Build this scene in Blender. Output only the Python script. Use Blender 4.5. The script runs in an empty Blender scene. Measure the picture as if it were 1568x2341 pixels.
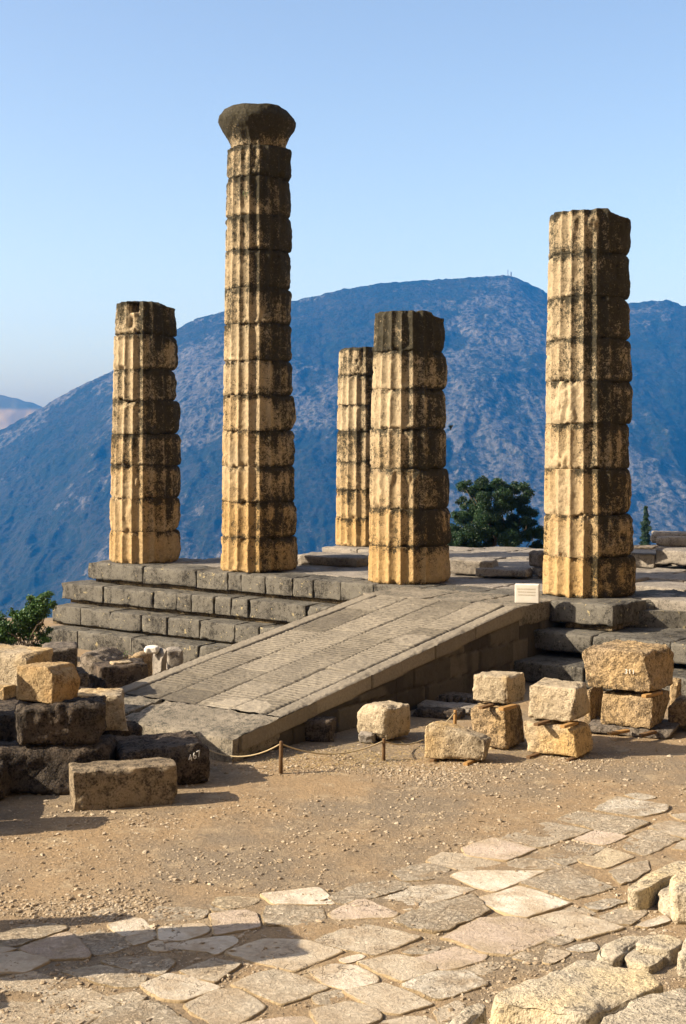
import bpy, math, random
import numpy as np
from mathutils import Vector, Matrix

random.seed(7)
R = math.radians
SC = bpy.context.scene
COL = SC.collection
F = 3251.0          # focal length in picture units (width 1568)
EYE = 4.6
HY = 986.0

# ------------------------------------------------------------------ helpers
def gp(px, py, z=0.0):
    """world point on the level z seen at (px, py)"""
    d = (EYE - z) * F / (py - HY)
    return np.array([(px - 784) * d / F, d, z])

def dp(px, py, d):
    return np.array([(px - 784) * d / F, d, EYE + (HY - py) * d / F])

A0 = np.array([-4.92, 35.47])
FV = np.array([.8057, -.5926])
GV = np.array([.5926, .8057])
TANG = math.atan2(FV[1], FV[0])

def T(a, b, z=0.0):
    p = A0 + a * FV + b * GV
    return np.array([p[0], p[1], z])

def a_at(px, b):
    s = (px - 784) / F
    x0 = A0 + b * GV
    return (s * x0[1] - x0[0]) / (FV[0] - s * FV[1])

def hash3(x, y, z, seed):
    h = (x.astype(np.int64) * 374761393 + y.astype(np.int64) * 668265263 + z.astype(np.int64) * 1274126177 + seed * 974634777) & 0xffffffff
    h = ((h ^ (h >> 13)) * 1274126177) & 0xffffffff
    h = ((h ^ (h >> 16)) * 2246822519) & 0xffffffff
    return ((h ^ (h >> 15)) & 0xffffff) / float(0xffffff) * 2 - 1

def vn(P, seed=0):
    P = np.asarray(P, float)
    i = np.floor(P); f = P - i; f = f * f * f * (f * (f * 6 - 15) + 10)
    x, y, z = i[:, 0], i[:, 1], i[:, 2]
    o = 0
    for dx in (0, 1):
        wx = f[:, 0] if dx else 1 - f[:, 0]
        for dy in (0, 1):
            wy = f[:, 1] if dy else 1 - f[:, 1]
            for dz in (0, 1):
                wz = f[:, 2] if dz else 1 - f[:, 2]
                o = o + wx * wy * wz * hash3(x + dx, y + dy, z + dz, seed)
    return o

def fbm(P, octv=4, seed=0, gain=.5, lac=2.03):
    P = np.asarray(P, float)
    s = 0; a = 1; t = 0
    for k in range(octv):
        s = s + a * vn(P, seed + k * 17); t += a
        P = P * lac + 3.7; a *= gain
    return s / t

def sstep(a, b, x):
    t = np.clip((np.asarray(x, float) - a) / (b - a), 0, 1)
    return t * t * (3 - 2 * t)

def link(name, me, mat=None, parent=None):
    o = bpy.data.objects.new(name, me)
    COL.objects.link(o)
    if mat is not None and me is not None:
        if isinstance(mat, (list, tuple)):
            for m in mat: me.materials.append(m)
        else:
            me.materials.append(mat)
    if parent is not None: o.parent = parent
    return o

def mesh(V, Fc, smooth=True, name='mesh'):
    me = bpy.data.meshes.new(name)
    V = np.asarray(V, np.float32)
    if isinstance(Fc, np.ndarray):
        k = Fc.shape[1]; n = Fc.shape[0]
        me.vertices.add(len(V)); me.vertices.foreach_set('co', V.ravel())
        me.loops.add(n * k); me.loops.foreach_set('vertex_index', Fc.astype(np.int32).ravel())
        me.polygons.add(n)
        me.polygons.foreach_set('loop_start', np.arange(0, n * k, k, dtype=np.int32))
        me.update(calc_edges=True)
        me.validate()
    else:
        me.from_pydata([tuple(map(float, v)) for v in V], [], [tuple(map(int, f)) for f in Fc])
        me.update()
    me.polygons.foreach_set('use_smooth', np.full(len(me.polygons), smooth, dtype=bool))
    return me

def attr(me, name, vals):
    a = me.attributes.new(name, 'FLOAT', 'POINT')
    a.data.foreach_set('value', np.asarray(vals, np.float32))

def grid_faces(nu, nv, wrap=False):
    """verts indexed [v*nu+u]"""
    u = np.arange(nu if wrap else nu - 1); v = np.arange(nv - 1)
    U, W = np.meshgrid(u, v)
    U = U.ravel(); W = W.ravel(); U2 = (U + 1) % nu
    return np.stack([W * nu + U, W * nu + U2, (W + 1) * nu + U2, (W + 1) * nu + U], 1)

def tag(o, label=None, cat=None, group=None, kind=None):
    if label: o['label'] = label
    if cat: o['category'] = cat
    if group: o['group'] = group
    if kind: o['kind'] = kind
    return o

def empty(name, loc, rz=0.0):
    o = bpy.data.objects.new(name, None); COL.objects.link(o)
    o.empty_display_size = .2
    o.location = [float(v) for v in loc]; o.rotation_euler = (0, 0, rz)
    return o

# ------------------------------------------------------------------ materials
class NT:
    def __init__(s, name):
        s.m = bpy.data.materials.new(name); s.m.use_nodes = True
        s.t = s.m.node_tree; s.t.nodes.clear()
        s.out = s.n('ShaderNodeOutputMaterial'); s.b = s.n('ShaderNodeBsdfPrincipled')
        s.l(s.b.outputs[0], s.out.inputs[0])
        s.b.inputs['Roughness'].default_value = .9
        s.b.inputs['Specular IOR Level'].default_value = .1
    def n(s, k, **kw):
        x = s.t.nodes.new(k)
        for a, b in kw.items(): setattr(x, a, b)
        return x
    def l(s, a, b): s.t.links.new(a, b)
    def set(s, inp, v):
        if hasattr(v, 'is_output') or hasattr(v, 'links'): s.l(v, inp)
        else: inp.default_value = v
    def math(s, op, a, b=0.0, clamp=False):
        x = s.n('ShaderNodeMath', operation=op); x.use_clamp = clamp
        s.set(x.inputs[0], a); s.set(x.inputs[1], b); return x.outputs[0]
    def noise(s, vec, scale, detail=4, rough=.55, dist=0.0):
        x = s.n('ShaderNodeTexNoise'); s.l(vec, x.inputs['Vector'])
        x.inputs['Scale'].default_value = scale; x.inputs['Detail'].default_value = detail
        x.inputs['Roughness'].default_value = rough; x.inputs['Distortion'].default_value = dist
        return x.outputs['Fac']
    def voro(s, vec, scale, feat='F1'):
        x = s.n('ShaderNodeTexVoronoi', feature=feat); s.l(vec, x.inputs['Vector'])
        x.inputs['Scale'].default_value = scale; return x
    def ramp(s, fac, a, b):
        x = s.n('ShaderNodeMapRange'); x.interpolation_type = 'SMOOTHSTEP'
        s.set(x.inputs['Value'], fac); x.inputs['From Min'].default_value = a; x.inputs['From Max'].default_value = b
        return x.outputs['Result']
    def mix(s, fac, a, b, mode='MIX'):
        x = s.n('ShaderNodeMix', data_type='RGBA', blend_type=mode)
        s.set(x.inputs[0], fac)
        for i, v in ((6, a), (7, b)):
            if isinstance(v, tuple): x.inputs[i].default_value = (*v[:3], 1)
            else: s.l(v, x.inputs[i])
        return x.outputs[2]
    def gray(s, v):
        x = s.n('ShaderNodeCombineColor')
        for i in range(3): s.l(v, x.inputs[i])
        return x.outputs[0]
    def vec(s, rnd=True, sc=None):
        tc = s.n('ShaderNodeTexCoord'); v = tc.outputs['Object']
        if rnd:
            oi = s.n('ShaderNodeObjectInfo'); m = s.math('MULTIPLY', oi.outputs['Random'], 57.0)
            a = s.n('ShaderNodeVectorMath', operation='ADD'); s.l(v, a.inputs[0]); s.l(s.gray(m), a.inputs[1]); v = a.outputs[0]
        if sc:
            a = s.n('ShaderNodeVectorMath', operation='MULTIPLY'); s.l(v, a.inputs[0]); a.inputs[1].default_value = sc; v = a.outputs[0]
        return v
    def attr(s, name):
        x = s.n('ShaderNodeAttribute', attribute_name=name); return x.outputs['Fac']
    def bump(s, h, strength=.5, dist=.02, prev=None):
        x = s.n('ShaderNodeBump'); x.inputs['Strength'].default_value = strength; x.inputs['Distance'].default_value = dist
        s.l(h, x.inputs['Height'])
        if prev is not None: s.l(prev, x.inputs['Normal'])
        return x.outputs[0]
    def fin(s, col, nrm=None, k=.79):
        col = s.mix(1.0, col, (k, k, k), 'MULTIPLY')
        s.l(col, s.b.inputs['Base Color'])
        if nrm is not None: s.l(nrm, s.b.inputs['Normal'])
        return s.m

def stone(name, c1, c2, dark=(.035, .032, .028), stain=.5, sscale=2.2, fine=.35, pits=.4, bump=.6, useattr=False,
          spots=0.0, tint=None, streak=0.0):
    n = NT(name); v = n.vec()
    base = n.mix(n.ramp(n.noise(v, 1.4, 5, .6), .35, .65), c1, c2)
    if tint is not None:
        t = n.attr('tint') if useattr else n.ramp(n.noise(v, .9, 3), .45, .7)
        base = n.mix(t, base, tint)
    # mottled grain
    g = n.noise(v, 14, 6, .65)
    base = n.mix(1.0, base, n.gray(n.math('ADD', n.math('MULTIPLY', g, 2 * fine), 1 - fine)), 'MULTIPLY')
    g2 = n.noise(v, 60, 3, .6)
    base = n.mix(1.0, base, n.gray(n.math('ADD', n.math('MULTIPLY', g2, fine * 1.6), 1 - fine * .8)), 'MULTIPLY')
    # lichen / weather stain
    s1 = n.noise(v, sscale, 9, .68, .25); s2 = n.noise(v, 11, 6, .7)
    s3 = n.noise(v, 38, 4, .65)
    m = n.math('ADD', n.math('MULTIPLY', s1, .9), n.math('ADD', n.math('MULTIPLY', s2, 1.15), n.math('MULTIPLY', s3, 1.1)))
    if streak:
        v2 = n.vec(True, (1, 1, .12)); st = n.noise(v2, 6, 5, .6)
        m = n.math('ADD', m, n.math('MULTIPLY', n.math('SUBTRACT', st, .5), streak))
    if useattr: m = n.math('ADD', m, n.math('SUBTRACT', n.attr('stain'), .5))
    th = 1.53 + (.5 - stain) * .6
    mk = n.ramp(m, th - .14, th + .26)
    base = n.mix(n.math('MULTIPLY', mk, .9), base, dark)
    if useattr:
        wl = n.ramp(n.noise(v, 24, 5, .7), .60, .68); base = n.mix(n.math('MULTIPLY', wl, .5), base, (.34, .30, .22))
    if spots:
        sp = n.ramp(n.noise(v, 9, 4, .6), .66 - spots * .06, .70 - spots * .06)
        base = n.mix(n.math('MULTIPLY', sp, .75), base, (.42, .35, .2))
    h = n.math('ADD', n.math('MULTIPLY', n.noise(v, 9, 8, .62), 1.0), n.math('MULTIPLY', n.noise(v, 40, 5, .6), .45))
    nr = n.bump(h, bump, .05)
    if pits:
        vo = n.voro(v, 26); vo2 = n.noise(v, 5, 3)
        pt = n.math('MULTIPLY', n.ramp(vo.outputs['Distance'], .0, .34), 1.0)
        pm = n.mix(n.ramp(vo2, .42, .62), (1, 1, 1), n.gray(pt))
        nr = n.bump(pm, pits, .03, nr)
        base = n.mix(n.math('MULTIPLY', n.math('SUBTRACT', 1.0, pm), .35 * pits), base, dark)
    return n.fin(base, nr)

M = {}
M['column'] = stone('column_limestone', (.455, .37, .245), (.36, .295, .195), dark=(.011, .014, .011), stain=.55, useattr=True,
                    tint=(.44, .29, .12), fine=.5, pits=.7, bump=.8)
M['step'] = stone('grey_limestone', (.165, .154, .13), (.12, .112, .096), dark=(.022, .02, .017), stain=.36, sscale=1.4, streak=.6, spots=.35,
                  fine=.28, pits=.25, bump=.45)
M['floor'] = stone('floor_limestone', (.33, .295, .25), (.25, .225, .19), dark=(.09, .08, .07), stain=.3, fine=.3, pits=.3, bump=.5)
M['orange'] = stone('orange_stone', (.47, .295, .125), (.42, .31, .17), dark=(.12, .07, .035), stain=.25, fine=.4, pits=.6, bump=1.0)
M['cream'] = stone('cream_stone', (.51, .425, .30), (.41, .34, .235), dark=(.12, .09, .06), stain=.28, fine=.38, pits=.6, bump=.9, tint=(.58, .40, .18))
M['gold'] = stone('golden_poros', (.47, .335, .175), (.40, .30, .185), dark=(.09, .065, .04), stain=.42, fine=.5, pits=1.0, bump=1.0)
M['grayrock'] = stone('grey_rock', (.25, .21, .165), (.17, .145, .12), dark=(.035, .03, .025), stain=.4, fine=.35, pits=.6, bump=.8)
M['darkrock'] = stone('dark_rock', (.15, .115, .085), (.10, .083, .067), dark=(.015, .013, .012), stain=.45, fine=.4, pits=.6, bump=.9)
M['mould'] = stone('moulding_stone', (.24, .18, .10), (.17, .135, .085), dark=(.03, .025, .02), stain=.5, fine=.5)
M['tan'] = stone('tan_stone', (.34, .27, .18), (.26, .205, .14), dark=(.05, .042, .032), stain=.4, fine=.4, pits=.5, bump=.8)
M['marble'] = stone('white_marble', (.78, .74, .66), (.74, .70, .62), dark=(.5, .45, .38), stain=-.3, fine=.06, pits=0, bump=.12)
M['pave'] = None

def simple(name, col, rough=.8, var=.15, scale=8, bump=.2):
    n = NT(name); v = n.vec(); n.b.inputs['Roughness'].default_value = rough
    g = n.noise(v, scale, 5)
    c = n.mix(1.0, (*col,), n.gray(n.math('ADD', n.math('MULTIPLY', g, 2 * var), 1 - var)), 'MULTIPLY')
    return n.fin(c, n.bump(g, bump, .01))
M['wood'] = simple('weathered_wood', (.15, .09, .045), .8, .4, 30)
M['newwood'] = simple('golden_wood', (.36, .21, .08), .7, .3, 30)
M['rope'] = simple('rope_fibre', (.50, .40, .24), .9, .3, 60)
M['paint'] = simple('white_paint', (.72, .71, .67), .7, .15, 40)
M['letter'] = simple('gilt_letter', (.62, .55, .40), .6, .2, 60, .1)
M['bark'] = simple('bark', (.13, .10, .07), .9, .4, 12)
M['metal'] = simple('mast_metal', (.10, .09, .09), .6, .1, 3)

# ------------------------------------------------------------------ rocks
def boxgrid(hx, hy, hz, n, r):
    """welded grid on a box, denser at edges -> verts, quads"""
    def ax(h, k):
        k = max(4, k)
        t = np.linspace(-1, 1, k + 1); t = np.sign(t) * (1 - (1 - np.abs(t)) ** 1.35); return t * h
    m = max(hx, hy, hz)
    nx, ny, nz = [max(5, int(round(n * h / m))) for h in (hx, hy, hz)]
    X, Y, Z = ax(hx, nx), ax(hy, ny), ax(hz, nz)
    Vs = []; Fs = []; off = 0
    def face(A, B, fn, flip):
        nonlocal off
        U, W = np.meshgrid(A, B); P = fn(U.ravel(), W.ravel())
        q = grid_faces(len(A), len(B)) + off
        if flip: q = q[:, ::-1]
        Vs.append(P); Fs.append(q); off += len(P)
    c = lambda v, like: np.full_like(like, v)
    face(X, Y, lambda u, w: np.stack([u, w, c(hz, u)], 1), False)
    face(X, Y, lambda u, w: np.stack([u, w, c(-hz, u)], 1), True)
    face(X, Z, lambda u, w: np.stack([u, c(-hy, u), w], 1), False)
    face(X, Z, lambda u, w: np.stack([u, c(hy, u), w], 1), True)
    face(Y, Z, lambda u, w: np.stack([c(hx, u), u, w], 1), False)
    face(Y, Z, lambda u, w: np.stack([c(-hx, u), u, w], 1), True)
    V = np.concatenate(Vs); Q = np.concatenate(Fs)
    key = np.round(V * 1e5).astype(np.int64)
    _, idx, inv = np.unique(key, axis=0, return_index=True, return_inverse=True)
    return V[idx], inv.ravel()[Q]

def rockverts(w, l, h, seed=0, n=26, r=.05, rough=.02, big=.03, cuts=(), chips=7, chipd=.84, taper=0.0, topslope=(0, 0), freq=3.0, edge=.05, skew=0.0):
    hx, hy, hz = w / 2, l / 2, h / 2
    r = min(r * .65, .45 * min(hx, hy, hz)); rough = rough * 1.25; n = int(n * 1.15)
    V, Q = boxgrid(hx, hy, hz, n, r)
    H = np.array([hx, hy, hz])
    q = np.clip(V, -(H - r), H - r)
    D = V - q; L = np.linalg.norm(D, axis=1, keepdims=True); D = D / np.maximum(L, 1e-9)
    P = q + D * r
    rs = np.random.RandomState(seed)
    # random corner cuts
    for k in range(chips):
        s = rs.choice([-1, 1], 3); nn = s * (rs.rand(3) * .8 + .25)
        if rs.rand() < .5: nn[rs.randint(3)] *= .15
        nn = nn / np.linalg.norm(nn)
        dmax = (np.abs(nn) * H).sum(); d = dmax * (chipd + .13 * rs.rand())
        e = P @ nn + .02 * fbm(P * 6 + seed, 2, seed) - d
        e = np.maximum(e, 0)[:, None]; P = P - nn * e
    for (nn, f) in cuts:
        nn = np.array(nn, float); nn /= np.linalg.norm(nn); dmax = (np.abs(nn) * H).sum()
        e = np.maximum(P @ nn + .03 * fbm(P * 5 + seed, 3, seed + 3) - dmax * f, 0)[:, None]; P = P - nn * e
    # edge wear: stronger where several coordinates are near the limit
    nr = (np.abs(P) / H); nr.sort(axis=1)
    ew = sstep(.72, 1.0, nr[:, 1])
    wear = np.maximum(0, fbm(P * 4.5 + seed * 3.1, 4, seed + 9) + .1) * edge * ew
    P = P - D * wear[:, None]
    P = P + D * (big * fbm(P * freq * .5 + seed * 1.7, 3, seed) + rough * fbm(P * freq * 4 + seed, 4, seed + 5, .6))[:, None]
    if skew:
        k = rs.uniform(-1, 1, 6) * skew; q = P / H
        P[:, 0] += H[0] * (k[0] * q[:, 2] + k[1] * q[:, 1] * q[:, 2] + k[2] * q[:, 1]); P[:, 2] += H[2] * (k[3] * q[:, 0] * (q[:, 2] > -.9) ) ; P[:, 1] += H[1] * k[4] * q[:, 2]
    if taper:
        t = (P[:, 2:3] + hz) / h; P[:, :2] *= 1 - taper * t
    P[:, 2] += (P[:, 0] * topslope[0] + P[:, 1] * topslope[1]) * np.clip((P[:, 2] + hz) / h, 0, 1)
    return P, Q

def rock(name, loc, w, l, h, ang=0, mat='cream', parent=None, tilt=(0, 0), **kw):
    P, Q = rockverts(w, l, h, **kw)
    P = P + np.array([0, 0, h / 2])
    me = mesh(P, Q, True, name)
    o = link(name, me, M[mat], parent)
    o.location = [float(c) for c in loc]; o.rotation_euler = (tilt[0], tilt[1], R(ang))
    return o

def pxrock(x0, x1, yt, yb, zb, l, ang, label, mat='cream', name='stone_block', cat='stone block', group=None, d=None, **kw):
    """front bottom edge is seen at yb (level zb), front top edge at yt, spans x0..x1"""
    if d is None: d = (EYE - zb) * F / (yb - HY)
    zt = EYE - (yt - HY) * d / F
    Wp = (x1 - x0) * d / F
    a = R(ang); w = max(.12, (Wp - l * abs(math.sin(a))) / abs(math.cos(a)))
    cx = ((x0 + x1) / 2 - 784) * d / F
    ext = (w * abs(math.sin(a)) + l * abs(math.cos(a))) / 2
    cy = d + ext
    cx *= (cy / d)
    kw.setdefault('skew', .09)
    o = rock(name, (cx, cy, zb), w * 1.04, l, max(.06, zt - zb) * 1.03, ang, mat, **kw)
    return tag(o, label, cat, group)

# ------------------------------------------------------------------ terrain level
def zg(x, y):
    x = np.asarray(x, float); y = np.asarray(y, float)
    rx, ry = x - A0[0], y - A0[1]
    a = rx * FV[0] + ry * FV[1]; b = rx * GV[0] + ry * GV[1]
    z = -.5 * sstep(8.9, 7.6, a) * sstep(-9.2, -7.2, b)
    slope = .55 - .35 * sstep(0, 10, x)
    z = z - slope * np.maximum(0, y - 38) * sstep(38, 46, y)
    z = z + 1.1 * np.maximum(0, -y - 9) * sstep(-9, -22, y) + 1.3 * np.maximum(0, x - 17) * sstep(17, 28, x) * sstep(62, 46, y)
    z = np.minimum(z, 330)
    dd = np.where(y > 0, np.hypot(x, y), 0)
    z = z - .35 * np.maximum(0, dd - 160) * .9
    z = np.maximum(z, -440 + 0 * z)
    return z

def build_ground():
    xs = np.unique(np.concatenate([np.linspace(-900, -40, 24), np.linspace(-40, -9, 24), np.arange(-9, 9.01, .055), np.linspace(9, 40, 24), np.linspace(40, 900, 24)]))
    ys = np.unique(np.concatenate([np.linspace(-280, -30, 30), np.linspace(-28, 9, 14), np.arange(9, 24, .06), np.linspace(24, 60, 60), np.linspace(60, 300, 40), np.linspace(300, 1500, 30)]))
    X, Y = np.meshgrid(xs, ys); X = X.ravel(); Y = Y.ravel()
    Z = zg(X, Y)
    P = np.stack([X, Y, 0 * X], 1)
    near = sstep(60, 30, np.hypot(X, Y))
    Z = Z + near * (.018 * fbm(P * .6, 3, 3) + .012 * fbm(P * 3.1, 4, 5) + .002)
    Z = Z + sstep(60, 200, np.hypot(X, Y)) * 6 * fbm(P * .02, 4, 8)
    me = mesh(np.stack([X, Y, Z], 1), grid_faces(len(xs), len(ys)), True, 'ground')
    n = NT('dirt'); v = n.vec(False)
    c = n.mix(n.ramp(n.noise(v, .45, 5, .65), .38, .62), (.35, .25, .145), (.25, .20, .14))
    c = n.mix(n.math('MULTIPLY', n.ramp(n.noise(v, 1.1, 6, .7), .56, .68), .5), c, (.20, .155, .105))
    c = n.mix(n.ramp(n.noise(v, 2.6, 5, .65), .5, .75), c, (.43, .34, .22))
    g = n.noise(v, 22, 5, .7); c = n.mix(1.0, c, n.gray(n.math('ADD', n.math('MULTIPLY', g, 1.1), .42)), 'MULTIPLY')
    vo = n.voro(v, 30); cc = n.ramp(vo.outputs['Distance'], .12, .3)
    rn = n.n('ShaderNodeSeparateColor'); n.l(vo.outputs['Color'], rn.inputs[0])
    sel = n.ramp(rn.outputs[0], .70, .74)
    st = n.math('MULTIPLY', n.math('SUBTRACT', 1.0, cc), sel)
    c = n.mix(n.math('MULTIPLY', st, .6), c, (.62, .52, .38))
    vo2 = n.voro(v, 75); st2 = n.math('SUBTRACT', 1.0, n.ramp(vo2.outputs['Distance'], .1, .4))
    rn2 = n.n('ShaderNodeSeparateColor'); n.l(vo2.outputs['Color'], rn2.inputs[0])
    c = n.mix(n.math('MULTIPLY', n.math('MULTIPLY', st2, n.ramp(rn2.outputs[1], .6, .8)), .45), c, (.16, .12, .08))
    h = n.math('ADD', n.math('MULTIPLY', n.noise(v, 12, 7, .7), 1.0), n.math('MULTIPLY', st, .7))
    h = n.math('ADD', h, n.math('MULTIPLY', n.math('MULTIPLY', st2, n.ramp(rn2.outputs[0], .3, .6)), .3))
    gp_ = n.n('ShaderNodeNewGeometry'); ln = n.n('ShaderNodeVectorMath', operation='LENGTH'); n.l(gp_.outputs['Position'], ln.inputs[0])
    veg = n.mix(n.ramp(n.noise(v, .35, 5, .65), .4, .6), (.05, .06, .03), (.14, .115, .075))
    c = n.mix(n.ramp(ln.outputs['Value'], 38, 60), c, veg)
    m = n.fin(c, n.bump(h, .9, .035))
    o = link('ground', me, m); tag(o, kind='structure')
build_ground()

# ------------------------------------------------------------------ mountain
def ridge_sheet(name, prof, d0, z0, d1, dback, zback, nu, nv, mat, amp, seed, u0, u1):
    us = np.linspace(u0, u1, nu)
    yr = np.interp(us, [p[0] for p in prof], [p[1] for p in prof])
    ker = np.hanning(101 if nu > 500 else 31); ker /= ker.sum(); ysm = np.convolve(np.pad(yr, len(ker) // 2, mode='edge'), ker, 'valid')
    yr = yr + 2.2 * fbm(np.stack([us * .05, us * 0, us * 0], 1), 5, seed, .65)
    vs = np.concatenate([np.linspace(0, 1, nv), np.linspace(1.05, 2, 16)])
    U, W = np.meshgrid(np.arange(nu), vs); U = U.ravel(); W = W.ravel()
    s = (us[U] - 784) / F; f = np.clip(W, 0, 1); bl = sstep(.82, 1.0, f)
    zr = EYE + (HY - (yr[U] * bl + ysm[U] * (1 - bl))) * d1 / F
    d = d0 + (d1 - d0) * f
    z = z0 + (zr - z0) * (f ** 1.15)
    b = np.clip(W - 1, 0, 1)
    d = d + b * dback; z = z + b * (zback - z)
    X = s * d; P = np.stack([X, d, z], 1)
    env = np.sin(np.pi * np.clip(f, 0, 1)) ** .6 * (b <= 0) * sstep(1.0, .9, f)
    k = 1.0 / amp
    g = np.stack([X * k * .22 + .3 * fbm(P * k * .3, 2, seed), z * k * .06, d * k * .05], 1)
    rid = 1 - 2 * np.abs(fbm(g, 4, seed + 2, .55))
    rid2 = 1 - 2 * np.abs(fbm(P * np.array([.9, .5, .35]) * k, 4, seed + 4, .6))
    g3 = np.stack([X * k * 1.5 + .5 * fbm(P * k, 2, seed + 6), z * k * .35, d * k * .12], 1)
    rid3 = 1 - 2 * np.abs(fbm(g3, 4, seed + 7, .6))
    disp = amp * (rid - .3) + amp * .22 * rid2 + amp * .15 * rid3
    z = z + env * disp * .32; d = d - env * disp * .75
    fine = fbm(P * np.array([.05, .05, .08]), 3, seed + 9, .7)
    z = z + fine * amp * .05 * sstep(0, .1, env + .15 * (f > .97))
    X = s * d
    me = mesh(np.stack([X, d, z], 1), grid_faces(nu, len(vs)), True, name)
    rockiness = sstep(.05, .5, rid2 * .6 + rid * .6 - .25)
    attr(me, 'rocky', rockiness)
    return tag(link(name, me, mat), kind='structure')

def mountain_mat():
    n = NT('mountain'); v = n.vec(False)
    v2 = n.vec(False, (1.3, .7, .5))
    rockc = n.mix(n.noise(v, .01, 5, .6), (.036, .036, .036), (.115, .11, .105))
    soil = n.mix(n.noise(v, .02, 5, .6), (.010, .012, .008), (.02, .02, .013))
    shrub = n.mix(n.noise(v, .05, 4, .6), (.003, .007, .003), (.008, .013, .005))
    vo = n.voro(v, .11); a = n.math('ADD', vo.outputs['Distance'], n.math('MULTIPLY', n.math('SUBTRACT', n.noise(v, .012, 4, .65), .5), 2.2))
    c = n.mix(n.ramp(a, .62, .42), soil, shrub)
    rk = n.math('ADD', n.math('MULTIPLY', n.attr('rocky'), .22), n.noise(v2, .03, 9, .8))
    rk = n.math('ADD', rk, n.math('MULTIPLY', n.math('SUBTRACT', n.noise(v, .0022, 3, .5), .5), .9))
    rockc = n.mix(n.ramp(n.noise(v2, .10, 4, .8), .42, .6), (.03, .032, .026), rockc)
    c = n.mix(n.ramp(rk, .685, .74), c, rockc)
    vd = n.voro(v, .06); c = n.mix(n.math('MULTIPLY', n.ramp(vd.outputs['Distance'], .42, .28), .85), c, (.004, .008, .003))
    h = n.math('ADD', n.noise(v2, .018, 9, .7), n.math('MULTIPLY', n.ramp(a, .62, .42), .12))
    return n.fin(c, n.bump(h, .8, 10), 1.0)
MM = mountain_mat()
PROF = [(-900, 1230), (-300, 1090), (0, 984), (95, 931), (160, 893), (250, 852), (330, 803), (400, 757), (430, 737), (450, 729), (510, 712), (600, 697), (680, 686), (770, 665), (850, 650), (930, 643),
        (1050, 636), (1110, 632), (1165, 629), (1195, 641), (1250, 670), (1330, 694), (1380, 700), (1440, 692), (1490, 687), (1530, 688), (1568, 699), (1700, 725), (2100, 790), (2600, 860)]
ridge_sheet('mountain', PROF, 1450, -450, 3600, 1500, -450, 1000, 460, MM, 75, 21, -900, 2500)
def farhill_mat():
    n = NT('far_hill'); v = n.vec(False)
    c = n.mix(n.ramp(n.noise(v, .004, 5, .6), .45, .55), (.05, .065, .035), (.10, .10, .06))
    g = n.n('ShaderNodeNewGeometry'); sx = n.n('ShaderNodeSeparateXYZ'); n.l(g.outputs['Position'], sx.inputs[0])
    zz = n.math('ADD', sx.outputs[2], n.math('MULTIPLY', n.math('SUBTRACT', n.noise(v, .002, 3), .5), 160))
    xx = n.math('ADD', sx.outputs[0], n.math('MULTIPLY', n.math('SUBTRACT', n.noise(v, .003, 3), .5), 300))
    f = n.math('MULTIPLY', n.ramp(zz, 88, 74), n.ramp(zz, -60, 0))
    c = n.mix(f, c, (.26, .20, .10))
    return n.fin(c)
ridge_sheet('far_hill', [(-700, 870), (-200, 880), (-40, 898), (0, 903), (40, 912), (75, 922), (95, 931), (200, 955), (500, 1000), (900, 1040)], 4200, -440, 5000, 250, -440, 260, 90, farhill_mat(), 60, 33, -800, 700)

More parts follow.
